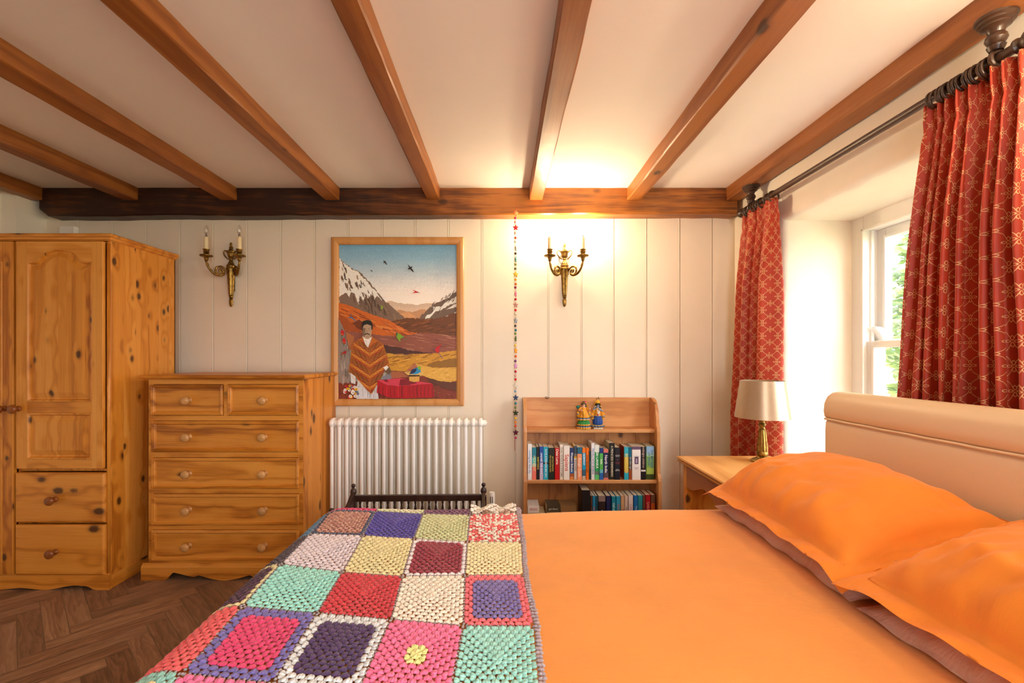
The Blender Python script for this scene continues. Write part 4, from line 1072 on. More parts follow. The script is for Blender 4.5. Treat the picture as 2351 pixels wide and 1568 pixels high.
R3 = [
 ('thick tall black paperback with pink author name, first upright on the lower shelf', 960, 1053, 1203, [(1, '#17181c')], None, '#fff', {'cover': '#14161a', 'extra': [('The\nBone\nClocks', .017, '#f0ece8', .30, 0), ('David\nMitchell', .013, '#e0408a', .07, 0)]}),
 ('narrow brown paperback next to the thick black one', 1060, 1079, 1268, [(1, '#5a3a2a')], None, '#fff', {}),
 ('cyan-blue paperback on the lower shelf with red lettering', 1081, 1112, 1268, [(1, '#1f86b8')], 'THE ISLAND', '#c85a50', {}),
 ('dark teal slim paperback on the lower shelf', 1113, 1140, 1268, [(1, '#1c4a5c')], 'OLIVE', '#8ab0b8', {}),
 ('charcoal paperback with stacked white title and red slash', 1146, 1226, 1268, [(1.4, '#8a7a78'), (3, '#2c2426'), (4, '#241e20')], None, '#fff', {'extra': [('A\nLITTLE\nLIFE', .017, '#f4f0ea', .46, 0)]}),
 ('navy paperback with widely spaced cream capitals', 1234, 1286, 1268, [(1, '#1c2454')], None, '#fff', {'extra': [('B\nE\nT\nH', .014, '#e8dcc8', .42, 0)]}),
 ('teal-blue paperback with fine white script', 1296, 1341, 1272, [(1, '#1c8ca8')], 'Half of a Yellow', '#d8ecec', {}),
 ('sky-blue paperback with rust lettering', 1347, 1396, 1272, [(1, '#2a9cc4')], 'RUN COLD', '#a8543c', {}),
 ('tan paperback on the lower shelf', 1400, 1439, 1268, [(1, '#c8a078')], 'BILAL', '#8a5a3a', {}),
 ('pale pinkish paperback on the lower shelf', 1443, 1478, 1268, [(1, '#d8c0b0')], 'Atonement', '#8a6a60', {}),
 ('white-spined paperback on the lower shelf with pink lettering', 1485, 1536, 1262, [(1, '#e6dad4')], 'LANDING', '#c88a90', {}),
 ('mid-blue paperback on the lower shelf', 1545, 1590, 1262, [(1, '#1c6cb0')], 'THE KITE', '#a8d0e8', {}),
 ('sea-green paperback on the lower shelf', 1593, 1643, 1262, [(3, '#2a8c94'), (1, '#6ab0ac'), (3, '#1f7880')], None, '#fff', {}),
 ('narrow brown paperback beside the red hardback', 1648, 1672, 1262, [(1, '#7a4a34')], None, '#fff', {}),
 ('red hardback on the lower shelf', 1676, 1731, 1256, [(1, '#a81420')], 'SARAMAGO', '#d89a80', {}),
 ('rust-orange paperback at the curved end of the lower shelf', 1738, 1786, 1256, [(1.6, '#6a4a38'), (5, '#b8561c')], None, '#fff', {}),
]
for i, r in enumerate(R3):
    lab, x0, x1, yt, bands, ti, tc, kw = r
    book(lab, x0, x1, yt, S3, Y3+(.004 if i % 3 == 1 else 0), .14 if i == 0 else .12, bands, ti, tc, group='books on the lower shelf', **kw)
def flat_book(label, x0, x1, z0, z1, yf, d, col, ti=None, tc='#c83a3a'):
    o = thing('book', label, 'book', ((x0+x1)/2, yf, z0), 'books lying flat on the lower shelf')
    mb = MB(); mb.cc = lin(col); t = .0018
    mb.box(x0, x1, yf, yf+d, z0, z0+t); mb.box(x0, x1, yf, yf+d, z1-t, z1); mb.box(x0, x1, yf, yf+.003, z0+t, z1-t); mesh('cover', mb, m_print, o)
    mb = MB(); mb.box(x0+.001, x1-.001, yf+.003, yf+d-.002, z0+t, z1-t); mesh('pages', mb, m_pages, o)
    if ti: text(o, ti, (z1-z0)*.5, tc, ((x0+x1)/2, yf-.0004, (z0+z1)/2), (PI/2, 0, 0))
zt = PZ(880+1383*.2041, 2.85)
H3 = zt-S3
def stack(x0, items, grp):
    z = S3
    for (w_, f, c, l, ti, tc) in items:
        flat_book(l, x0, x0+w_, z, z+H3*f-.0004, 2.855, .13, c, ti, tc); z += H3*f
stack(.155, [(.112, .34, '#8a3a2c', 'red-brown book at the bottom of the flat pile by the bookcase side', None, ''), (.108, .36, '#c8b898', 'tan book in the middle of the flat pile by the bookcase side', None, ''), (.072, .30, '#e8e6e2', 'white book on top of the flat pile by the bookcase side', 'IRISH', '#c83a3a')], 0)
stack(.275, [(.084, .38, '#5a6a72', 'grey book at the bottom of the second flat pile', None, ''), (.082, .36, '#a88a5a', 'ochre book in the middle of the second flat pile', None, ''), (.080, .26, '#4a4434', 'dark olive book on top of the second flat pile', 'gardens', '#d8d8d0')], 0)
stack(.362, [(.100, .36, '#3a4a3c', 'green book at the bottom of the flat pile against the thick black paperback', None, ''), (.098, .38, '#b89a70', 'buff book in the middle of the flat pile against the thick black paperback', None, ''), (.099, .25, '#8a6a44', 'mottled brown book on top of the flat pile against the thick black paperback', None, '')], 0)
# ---------------------------------------------------------------- two cloth dolls
def skin_body(name, parent, pts, edges, rad, mat, sub=2):
    me = bpy.data.meshes.new(name); b0 = base_of(parent)
    me.from_pydata(pts, edges, []); me.materials.append(mat)
    ob = bpy.data.objects.new(name, me); COL.objects.link(ob); ob.parent = parent
    s = ob.modifiers.new('skin', 'SKIN'); sk = me.skin_vertices[0].data
    for i, r in enumerate(rad): sk[i].radius = (r, r); sk[i].use_root = (i == 0)
    ss = ob.modifiers.new('sub', 'SUBSURF'); ss.levels = sub; ss.render_levels = sub
    s.use_smooth_shade = True
    return ob
m_skin1 = plain('doll_skin_fair', '#e8b49c', .45, nz=0); m_skin2 = plain('doll_skin_blue', '#8fa0b8', .4, nz=0)
def C(mb, col): mb.cc = lin(col); return mb
def part(name, mb, par, smooth=True, mat=None): 
    return mesh(name, shift(mb, base_of(par)), mat or m_doll, par, smooth=smooth)
def skirt_mesh(prof, nf, fl, bands):
    """prof (r,z); bands: list of (z_upto, colour)"""
    mb = MB(); n = nf*6; vs = []; fs = []; m = len(prof)
    for r, z in prof:
        for k in range(n):
            a = 2*PI*k/n; q = r*(1+fl*math.cos(nf*a)*min(1, max(0, r/.03)))
            vs.append((q*math.cos(a), q*math.sin(a)*.85, z))
    for i in range(m-1):
        for k in range(n): fs.append((i*n+k, i*n+(k+1) % n, (i+1)*n+(k+1) % n, (i+1)*n+k))
    mb.add(vs, fs)
    mb.c = []
    for i in range(m-1):
        z = (prof[i][1]+prof[i+1][1])/2; c = next((c for zu, c in bands if z <= zu), bands[-1][1])
        mb.c += [lin(c)]*n
    return mb
def shift(mb, d): mb.v = [(p[0]+d[0], p[1]+d[1], p[2]+d[2]) for p in mb.v]; return mb
def face(par, c, r, skin, lip='#b83a4a', eye='#141014'):
    for s in (-1, 1):
        e = part('eye', C(MB(), eye).ell((c[0]+s*r*.42, c[1]-r*.84, c[2]+r*.05), (r*.17, r*.12, r*.10), 8, 6), par)
        part('eyebrow', C(MB(), '#1a1210').ell((c[0]+s*r*.42, c[1]-r*.82, c[2]+r*.28), (r*.2, r*.08, r*.04), 8, 4), par)
    part('mouth', C(MB(), lip).ell((c[0], c[1]-r*.86, c[2]-r*.48), (r*.2, r*.1, r*.07), 8, 5), par)
def dolls():
    # woman doll in the green skirt
    b = Vector((.519, 2.93, .7712)); w = thing('doll', 'small cloth doll in a green skirt and gold shawl standing on the bookcase', 'doll', b, 'cloth dolls on the bookcase')
    hz = .157; R = .0125
    skin_body('body', w, [(0,0,.06),(0,0,.10),(0,0,.133),(0,-.001,.143),(0,-.002,.150),(0,-.002,.160), (-.016,0,.131),(-.034,-.004,.118),(-.024,-.020,.118), (.016,0,.131),(.033,-.006,.113),(.036,-.016,.124), (-.018,-.024,.119),(.036,-.018,.130)],
              [(0,1),(1,2),(2,3),(3,4),(4,5),(2,6),(6,7),(7,8),(2,9),(9,10),(10,11),(8,12),(11,13)], [.014,.013,.012,.005,.0105,.0105,.006,.005,.0042,.006,.005,.0042,.0036,.0036], m_skin1)
    part('nose', C(MB(), '#dca48c').ell((0, -.0135, hz-.001), (.0016, .002, .003), 6, 5), w)
    face(w, (0, -.0015, hz), R, m_skin1)
    h = C(MB(), '#1c1310'); h.ell((0, .0035, hz+.003), (.0148, .0125, .0155), 16, 10); h.ell((-.011, .000, hz-.004), (.005, .007, .010), 8, 6); h.ell((.012, .002, hz-.010), (.006, .008, .018), 8, 6); part('hair', h, w)
    part('skirt', skirt_mesh([(.044,0),(.0435,.004),(.043,.013),(.0425,.018),(.041,.024),(.040,.031),(.034,.045),(.028,.060),(.014,.068)], 18, .07, [(.004,'#b5781c'),(.013,'#e0a020'),(.018,'#2c6ca8'),(.024,'#5a3a14'),(.031,'#e0a020'),(1,'#1f8a34')]), w)
    part('shawl', skirt_mesh([(.042,.058),(.041,.064),(.039,.069),(.037,.074),(.030,.092),(.022,.110),(.018,.124),(.015,.133),(.006,.139)], 11, .07, [(.064,'#e8a41c'),(.069,'#2c7cb4'),(.074,'#5a3a14'),(1,'#e29a18')]), w)
    for s in (-1, 1):
        sl = C(MB(), '#d89018'); sl.tube([(s*.014,0,.133),(s*.026,-.002,.126),(s*.034,-.004,.116)], [.008,.0085,.0075], 10); sl.cc = lin('#e2a828'); sl.ell((s*.036, 0, .092), (.010, .010, .020), 10, 8); sl.cc = lin('#2c7cb4'); sl.ell((s*.037, -.002, .094), (.0095, .0095, .004), 10, 6); part('sleeve', sl, w)
        part('earring', C(MB(), '#e0b848').ell((s*.0125, -.004, hz-.009), .0032, 8, 6), w)
        part('hand', C(MB(), '#e8b49c').ell((-.017, -.024, .119) if s < 0 else (.036, -.019, .132), (.0045, .004, .0055), 8, 6), w)
    v = C(MB(), '#e8a828'); v.tube([(.006, -.005, hz+.012), (.016, .004, hz+.004), (.026, .004, hz-.016), (.033, 0, hz-.030)], [.003, .004, .004, .005], 8, flat=.5); v.tube([(-.009, -.006, .135), (-.004, -.022, .115), (-.001, -.034, .085)], [.004, .006, .008], 8, flat=.5); part('veil', v, w)
    hb = C(MB(), '#e0b848'); hb.tube([(.0155*math.cos(a), -.0025+.0125*math.sin(a), hz+.0095) for a in np.linspace(PI, 2*PI, 12)], .0013, 6); part('headband', hb, w)
    fl = C(MB(), '#e84a80')
    for k in range(5): fl.ell((.011+.003*math.cos(k*1.257), -.006, hz+.016+.003*math.sin(k*1.257)), (.003, .002, .003), 6, 5)
    part('flower', fl, w)
    part('bundle', C(MB(), '#147a6c').ell((-.034, .012, .137), (.012, .009, .012), 10, 8), w)
    # blue-faced doll with gold headdress
    b = Vector((.609, 2.93, .7712)); w = thing('doll', 'blue-faced cloth doll with gold headdress and blue trousers on the bookcase', 'doll', b, 'cloth dolls on the bookcase')
    hz = .152
    skin_body('body', w, [(0,0,.05),(0,0,.10),(0,0,.128),(0,-.001,.138),(0,-.002,.146),(0,-.002,.156), (.017,0,.126),(.034,-.006,.113),(.014,-.024,.122), (-.017,0,.126),(-.032,-.004,.122),(-.026,-.014,.134), (.003,-.025,.128),(-.022,-.018,.137), (-.010,0,.035),(-.012,-.002,.012), (.010,0,.035),(.012,-.002,.012)],
              [(0,1),(1,2),(2,3),(3,4),(4,5),(2,6),(6,7),(7,8),(2,9),(9,10),(10,11),(8,12),(11,13),(0,14),(14,15),(0,16),(16,17)], [.013,.013,.012,.005,.0115,.0115,.006,.005,.0042,.006,.005,.0042,.0036,.0036,.007,.005,.007,.005], m_skin2)
    part('nose', C(MB(), '#7f90a8').ell((0, -.0145, hz-.001), (.0016, .002, .003), 6, 5), w)
    face(w, (0, -.0015, hz), .0135, m_skin2)
    mb = MB(); mb.cc = lin('#e6dcc4'); mb.box(-.028, .030, -.016, .016, 0, .0095); part('base_block', mb, w, False)
    h = C(MB(), '#1c1512'); h.ell((0, .004, hz+.002), (.0170, .0125, .0165), 16, 10)
    for s in (-1, 1): h.ell((s*.0155, .0, hz-.013), (.0075, .008, .010), 10, 8)
    part('hair', h, w)
    part('trousers', skirt_mesh([(.012,.016),(.024,.020),(.030,.030),(.0315,.044),(.030,.058),(.026,.072),(.021,.082),(.012,.086)], 14, .06, [(1,'#12489c')]), w)
    fr = skirt_mesh([(.040,.012),(.041,.017),(.036,.022),(.030,.026),(.012,.027)], 12, .14, [(.015,'#6a3414'),(.019,'#d8941c'),(.023,'#2c6c9c'),(1,'#e0a828')]); part('ankle_frill', fr, w)
    tu = skirt_mesh([(.020,.080),(.021,.092),(.021,.108),(.018,.120),(.014,.130),(.006,.135)], 8, .03, [(.090,'#e0b060'),(1,'#e09a1c')]); part('tunic', tu, w)
    mb = C(MB(), '#f0ece0'); mb.tube([(-.005, -.0175, .128), (-.003, -.0195, .105), (0, -.0195, .092)], [.003, .004, .003], 8); mb.tube([(.008, -.0175, .126), (.005, -.0195, .105), (0, -.0195, .092)], [.003, .004, .003], 8); part('garland', mb, w)
    part('jewel', C(MB(), '#c01850').ell((-.003, -.0205, .092), (.0055, .003, .0055), 10, 8), w)
    for s in (-1, 1):
        mb = C(MB(), '#e09a1c'); mb.ell((s*.034, .002, .085), (.014, .011, .021), 12, 10); mb.ell((s*.026, .0, .108), (.010, .010, .022), 10, 8)
        mb.cc = lin('#2c6c9c'); mb.ell((s*.036, -.001, .081), (.0142, .0106, .0035), 12, 6); mb.cc = lin('#6a4014'); mb.ell((s*.034, -.001, .072), (.0122, .0102, .003), 12, 6); mb.cc = lin('#e8b030'); mb.ell((s*.032, -.002, .066), (.012, .010, .006), 12, 6)
        part('drape', mb, w)
        part('earring', C(MB(), '#e8c068').ell((s*.0165, -.009, hz-.009), (.006, .003, .004), 8, 6), w)
        part('hand', C(MB(), '#8fa0b8').ell((.004, -.027, .130) if s > 0 else (-.023, -.019, .139), (.0048, .0045, .006), 8, 6), w)
    mb = C(MB(), '#c8881c'); mb.tube([(.0205*math.cos(a), .001, hz+.002+.0195*math.sin(a)) for a in np.linspace(-.2, PI+.2, 16)], .004, 8); mb.cc = lin('#e0a828'); mb.lathe([(.019, hz+.012), (.0185, hz+.017), (.015, hz+.024), (.010, hz+.030), (.005, hz+.034), (.001, hz+.036)], (0, .002, 0), 'z', 14, .06, 7)
    part('headdress', mb, w)
    mb = C(MB(), '#e88aa0'); mb.ell((.019, -.006, hz+.022), (.004, .003, .004), 8, 6); mb.ell((.023, -.005, hz+.015), (.003, .003, .003), 8, 6); part('flower', mb, w)
    for (x0, x1, l) in ((-.004, -.010, .012), (.004, .007, .020), (.008, .020, .012)):
        mb = C(MB(), '#4a4a3a'); mb.tube([(x0, .002, hz+.034), ((x0+x1)/2, .002, hz+.034+l*.55), (x1, .002, hz+.034+l)], [.001, .0032, .0006], 8, flat=.4); part('feather', mb, w)
    mb = C(MB(), '#d8882c'); mb.tube([(-.046, -.016, .126), (-.028, -.020, .137)], .0016, 6); mb.tube([(-.043, -.012, .120), (-.041, -.014, .142)], .0018, 6); part('flute', mb, w)
dolls()
# ---------------------------------------------------------------- wall sconces
def sconce(xc, lit, label):
    ztop = 1.987; k = .0004373; Z = lambda y: ztop-(y-367)*k
    yb = YW-.026
    w = thing('wall_sconce', label, 'wall lamp', (xc, YW, Z(1338)), 'twin-candle wall sconces')
    L = lambda pr: [(r*k, Z(y)) for r, y in pr]
    mb = MB()
    mb.lathe(L([(1,366),(10,372),(18,390),(19,408),(15,425),(11,432)]), (xc, yb, 0), 'z', 14, .08, 7)
    mb.lathe(L([(22,434),(30,440),(24,446),(27,468),(31,486),(36,492)]), (xc, yb, 0), 'z', 18)
    mb.lathe(L([(40,492),(62,500),(64,510),(56,524),(50,536),(48,552),(44,575),(38,594),(26,606),(30,614),(27,622)]), (xc, yb, 0), 'z', 22, .03, 11)
    mb.lathe(L([(22,620),(24,640),(30,660),(40,676),(44,686),(40,692)]), (xc, yb, 0), 'z', 20)
    urn = mesh('urn', mb, m_brass, w); autosmooth(urn, 45)
    mb = MB(); mb.lathe(L([(40,690),(58,712),(63,718),(60,724),(60,756),(64,762),(62,770),(52,774)]), (xc, yb, 0), 'z', 28, .03, 14)
    mb.lathe(L([(54,772),(52,820),(46,930),(38,1060),(32,1150),(30,1165)]), (xc, yb, 0), 'z', 36, .07, 9)
    mb.lathe(L([(32,1160),(34,1168),(26,1176),(30,1186),(30,1196),(22,1204),(18,1214)]), (xc, yb, 0), 'z', 18)
    mb.lathe(L([(14,1212),(24,1222),(27,1245),(26,1275),(22,1305),(14,1328),(2,1338)]), (xc, yb, 0), 'z', 14, .10, 6)
    for i in range(9): mb.ell((xc+(i % 2-.5)*.006, yb-.020+.001*i*.5, Z(905+i*14)), (.004, .003, .004), 8, 5)
    bd = mesh('tapering_back', mb, m_brass, w); autosmooth(bd, 45)
    mb = MB(); mb.box(xc-.012, xc+.012, yb, YW, Z(1100), Z(760)); mesh('wall_plate', mb, m_brass, w)
    for s in (-1, 1):
        mb = MB(); pts = [(58,512),(75,492),(98,490),(112,510),(110,540),(90,575),(62,605),(38,622)]
        mb.tube(catmull([(xc+s*a*k, yb, Z(y)) for a, y in pts], 5), .0035, 8); mb.ell((xc+s*70*k, yb, Z(500)), .005, 8, 6)
        mesh('handle', mb, m_brass, urn, smooth=True)
        yc = 2.912; xo = 242*k
        def arm_y(a): 
            t = min(1, max(0, (a-45)/197)); return yb+(yc-yb)*t
        mb = MB()
        p1 = [(45,860),(55,800),(80,760),(115,744),(148,762),(160,802),(152,840),(135,866)]
        p2 = [(242,700),(238,730),(226,770),(205,815),(176,855),(140,873),(106,866),(86,840),(88,806),(108,788),(124,802),(118,824),(104,822)]
        mb.tube(catmull([(xc+s*a*k, arm_y(a), Z(y)) for a, y in p1], 5), [.0062+.001*math.sin(i) for i in range(36)], 8)
        n = 12*5+1
        mb.tube(catmull([(xc+s*a*k, arm_y(a), Z(y)) for a, y in p2], 5), [.0052+.003*math.sin(PI*i/(n-1))*(1 if i < 35 else .6) for i in range(n)], 8)
        for i in range(3): mb.ell((xc+s*(236-i*5)*k, arm_y(230), Z(722+i*14)), (.008, .007, .006), 8, 5)
        arm = mesh('arm', mb, m_brass, w, smooth=True)
        x = xc+s*xo
        mb = MB(); mb.lathe(L([(14,700),(17,690),(22,684),(26,660),(32,636),(40,630),(78,624),(86,616),(86,606),(78,600),(40,606),(30,604)]), (x, yc, 0), 'z', 24)
        mb.lathe(L([(30,606),(34,592),(38,584),(30,574),(40,562),(44,552),(34,546),(36,536),(46,526),(46,517),(30,515)]), (x, yc, 0), 'z', 20)
        cup = mesh('candle_cup', mb, m_brass, arm); autosmooth(cup, 50)
        mb = MB(); mb.lathe(L([(30,520),(31,480),(30,400),(30,342),(28,337),(16,337)]), (x, yc, 0), 'z', 20); mesh('candle_tube', mb, m_candle, arm, smooth=False); 
        mb = MB(); mb.lathe(L([(15,338),(15,320),(18,312)]), (x, yc, 0), 'z', 14); cap = mesh('bulb_cap', mb, plain('bulb_cap_metal', '#8a8078', .3, .8) if 'bulb_cap_metal' not in bpy.data.materials else bpy.data.materials['bulb_cap_metal'], arm, smooth=True)
        mb = MB(); mb.lathe(L([(14,314),(20,300),(33,272),(37,248),(33,220),(22,190),(10,168),(1,158)]), (x, yc, 0), 'z', 18); mesh('bulb', mb, m_lit if lit else m_bulb, arm, smooth=True)
        if not lit:
            mb = MB(); mb.tube([(x-.006, yc, Z(285)), (x-.004, yc, Z(255)), (x, yc, Z(262)), (x+.004, yc, Z(255)), (x+.006, yc, Z(285))], .0006, 5); mb.tube([(x, yc, Z(312)), (x, yc, Z(278))], .0028, 8); mesh('filament', mb, bpy.data.materials['bulb_cap_metal'], arm)
    return w
sconce(.405, True, 'lit brass twin-candle wall sconce above the bookcase')
ws = sconce(.0, True, 'lit brass twin-candle wall sconce on the window wall before the curtained window')
ws.location = (XR, .78, ws.location.z); ws.rotation_euler = (0, 0, -PI/2)
sconce(-1.793, False, 'unlit brass twin-candle wall sconce between the wardrobe and the painting')
# ---------------------------------------------------------------- bead garland
def garland():
    yg = 2.908; X = lambda x: PX(x, yg); Z = lambda y: PZ(y, yg); x0 = X(1184)
    w = thing('bead_garland', 'string of rainbow felt balls and stars hanging from the main beam', 'garland', (x0, yg, Z(1035)))
    mb = MB(); P = [(X(1183.2+.5*math.sin(i*.9)+(1.0 if 3 < i < 24 else 0)), yg, Z(453+i*(545/26))) for i in range(27)]
    mb.tube(P, .0009, 6); mb.tube([(X(1182.5), yg, Z(1006)), (X(1182), yg, Z(1024)), (X(1183), yg, Z(1035)), (X(1181.6), yg, Z(1035)), (X(1181.5), yg, Z(1008))], .0009, 6)
    mb.tube([(X(1183), yg, Z(453)), (X(1183), YB+.01, Z(452))], .0012, 6)
    mesh('string', mb, plain('garland_string', '#b0503c', .8, nz=0), w, smooth=True)
    B = [('#c81450',500.6),('#e88a94',510),('*#d8142c',522.7,0),('#dcb49c',535),('#e8482c',546),('#ead6b8',555),('*#8a8684',570,80),('#4a3c34',582),('*#3a8a82',596,78),('#98a048',607),('#6e6630',617),('*#f0c43c',630,15),('#f0a828',642),('#ec7a24',652),('#a0144a',660),('*#e87a9c',675,70),('#c01438',687),('*#d8a496',700,-15),('#e01c28',712),('#ecd8bc',720.6),('*#8c98a0',736,45),('#3c3c44',748),('#1c8088',758),('#84a050',766),('*#4c6430',778,72),('#ecc848',793),('*#f0a020',805,50),('#ec6020',818),('#74387c',829),('*#d094c8',840,48),('#cc1850',853),('#e4a8a8',862),('#e01c28',871),('*#eee6d8',886,-10),('#88b0d4',898),('*#2c4468',913,15),('#147888',926),('#708040',935.5),('*#2e3c1c',948,-12),('#ecc030',960),('#ee8c1c',969.6),('#e84820',978),('*#5c0c2c',993,10),('#d84078',1005),('*#e8783c',489,25)]
    for it in B:
        c, y = it[0], it[1]
        if c[0] == '*':
            a = math.radians(it[2]); mb = C(MB(), c[1:]); R = .0185; n = 10; tilt = random.uniform(-.3, .3); pts = []
            for layer, (yy, sc) in enumerate(((-.0042, .72), (-.003, .95), (0, 1.04), (.003, .95), (.0042, .72))):
                for i in range(40):
                    t = 2*PI*i/40+tilt; r = R*(.74+.26*math.cos(5*t))*sc
                    px, pz = r*math.sin(t), r*math.cos(t)
                    pts.append((X(1184)+px*math.cos(a)-yy*math.sin(a), yg+px*math.sin(a)+yy*math.cos(a), Z(y)+pz))
            fs = [(l*40+i, l*40+(i+1) % 40, (l+1)*40+(i+1) % 40, (l+1)*40+i) for l in range(4) for i in range(40)] + [tuple(range(40)), tuple(160+i for i in range(39, -1, -1))]
            mb.add(pts, fs); o = mesh('felt_star', mb, m_felt, w); autosmooth(o, 60)
        else:
            mb = C(MB(), c).ell((X(1183.6+random.uniform(-.6, .6)), yg, Z(y)), .0084, 12, 8); mesh('felt_ball', mb, m_felt, w, smooth=True)
garland()
# ---------------------------------------------------------------- small wall fittings
mb = MB(); x0, z1 = PX(147, YW), PZ(522, YW); mb.box(x0, PX(181, YW), YW-.034, YW, z1-.07, z1); o = mesh('socket_box', mb, m_white, bevel=.003); tag(o, 'white surface-mounted electrical box on the boards behind the wardrobe top', 'socket')
mb = MB(); xh, zh = PX(1256, 2.985), PZ(914, 2.985)
mb.tube([(xh, YW+.004, zh+.006), (xh, 2.99, zh+.006)], .0018, 8); mb.tube(catmull([(xh-.012, 2.988, zh+.008), (xh-.008, 2.986, zh-.002), (xh, 2.985, zh-.004), (xh+.008, 2.986, zh-.002), (xh+.012, 2.988, zh+.008)], 4), .0018, 8)
tag(mesh('wall_hook', mb, plain('black_iron', '#1c1a18', .4, .6), smooth=True), 'small black iron hook on the wall just above the bookcase back', 'hook')
# ---------------------------------------------------------------- curtain pole
XP = 1.470; ZP = 2.118
def pole():
    w = thing('curtain_pole', 'dark turned wooden curtain pole hung under the ceiling joist along the window wall', 'curtain pole', (XP, 1.7, ZP))
    mb = MB(); mb.tube([(XP, 1.30, ZP), (XP, 2.765, ZP)], .0145, 18); o = mesh('pole', mb, m_pole, w); autosmooth(o)
    for s, y in ((1, 2.765), (-1, 1.30)):
        mb = MB(); mb.lathe([(.016, -.004), (.022, .0), (.022, .006), (.014, .012), (.018, .018), (.0275, .032), (.028, .042), (.022, .056), (.013, .066), (.010, .070), (.010, .075), (.006, .080), (.001, .083)], (0, 0, 0), 'y', 20)
        mb.v = [(p[0]+XP, y+s*p[1], p[2]+ZP) for p in mb.v]; f = mesh('finial', mb, m_pole, w); autosmooth(f, 35)
    for y in (2.69, 1.352):
        mb = MB(); X = XP-.005
        mb.lathe([(.048, 2.241), (.048, 2.233), (.042, 2.228), (.042, 2.222), (.034, 2.217), (.034, 2.212), (.027, 2.208), (.022, 2.203), (.018, 2.192), (.024, 2.184), (.026, 2.174), (.021, 2.164), (.017, 2.160), (.022, 2.154), (.019, 2.146), (.016, 2.140)], (X, y, 0), 'z', 24)
        mb.tube([(XP+.0215*math.cos(a), y, ZP+.0215*math.sin(a)) for a in np.linspace(0, 2*PI, 28)[:-1]], .0075, 8, closed=True)
        b = mesh('bracket', mb, m_pole, w); autosmooth(b, 35)
    ys = [2.735, 2.72, 2.655, 2.625, 2.60, 2.578, 2.52, 2.475] + [1.55-.0148*i + .004*math.sin(i*2.1) for i in range(13)]
    for y in ys:
        mb = MB(); tl = random.uniform(-.25, .25); c0 = ZP-.0125
        mb.tube([(XP+.0285*math.cos(a), y+.0285*math.sin(a)*math.sin(tl)*.6, c0+.0285*math.sin(a)) for a in np.linspace(0, 2*PI, 26)[:-1]], .0046, 8, closed=True)
        mb.tube([(XP+.004*math.cos(a), y, c0-.0365+.004*math.sin(a)) for a in np.linspace(0, 2*PI, 12)[:-1]], .0012, 5, closed=True)
        mesh('ring', mb, m_pole, w, smooth=True)
pole()
def curtain_mat():
    g = G('red_embroidered_curtain'); s = g.sep(g.co('UV')); P = .071
    def cell(v, off): return g.math('SUBTRACT', g.math('FRACT', g.math('ADD', g.math('DIVIDE', v, P), off)), .5)
    def lines(u0, v0):
        """ogee circle round the cell centre"""
        u, v = cell(s[0], u0), cell(s[1], v0)
        d = g.math('SQRT', g.math('ADD', g.math('MULTIPLY', u, u), g.math('MULTIPLY', v, v)))
        return u, v, d
    # circles centred on (0,0) lattice and their neighbours: concave diamonds appear between them
    u, v, d = lines(0, 0)
    ring = g.math('LESS_THAN', g.math('ABSOLUTE', g.math('SUBTRACT', d, .468)), .0115)
    au, av = g.math('ABSOLUTE', u), g.math('ABSOLUTE', v)
    # leave the touching points to the loops
    far = g.math('GREATER_THAN', g.math('MINIMUM', au, av), .085)
    ring = g.math('MULTIPLY', ring, far)
    out = ring
    def loop(u, v, cx, cy, rx, ry):
        def one(sx, sy):
            a = g.math('DIVIDE', g.math('SUBTRACT', u, sx*cx), rx); b = g.math('DIVIDE', g.math('SUBTRACT', v, sy*cy), ry)
            q = g.math('SQRT', g.math('ADD', g.math('MULTIPLY', a, a), g.math('MULTIPLY', b, b)))
            return g.math('LESS_THAN', g.math('ABSOLUTE', g.math('SUBTRACT', q, 1)), .21)
        r = one(1, 1)
        if cx: r = g.math('MAXIMUM', r, one(-1, 1))
        if cy: r = g.math('MAXIMUM', r, one(1, -1))
        return r
    for (u0, v0) in ((.5, 0), (0, .5)):
        uu, vv = cell(s[0], u0), cell(s[1], v0)
        out = g.math('MAXIMUM', out, loop(uu, vv, .135, 0, .085, .048))
        out = g.math('MAXIMUM', out, loop(uu, vv, 0, .135, .045, .085))
        for sx in (-1, 1):        # short stems crossing into the arcs
            for ax in (0, 1):
                p, q = (uu, vv) if ax == 0 else (vv, uu)
                a = g.math('LESS_THAN', g.math('ABSOLUTE', g.math('SUBTRACT', g.math('ABSOLUTE', g.math('MULTIPLY', p, sx)), .23)), .012)
    f = g.math('MULTIPLY', out, .9)
    n = g.noise(g.co('UV'), 9, 3)
    base = g.ramp(n, [(.3, lin('#a82e0f')), (.7, lin('#b83613'))])
    c = g.mix(f, base, lin('#e0b47c'))
    g.bump(g.math('ADD', g.math('MULTIPLY', out, .6), g.math('MULTIPLY', g.noise(g.co('UV'), 900, 2), .3)), .25, .001)
    m = g.base(c, .55); g.b.inputs['Sheen Weight'].default_value = .3
    g.set(g.b.inputs['Sheen Roughness'], .4)
    # thin fabric lets some of the window through
    tr = g.n('ShaderNodeBsdfTranslucent'); g.set(tr.inputs[0], c); mx = g.n('ShaderNodeMixShader'); mx.inputs[0].default_value = .14
    g.t.links.new(g.b.outputs[0], mx.inputs[1]); g.t.links.new(tr.outputs[0], mx.inputs[2]); g.t.links.new(mx.outputs[0], g.out.inputs[0])
    return m
m_curt = curtain_mat()
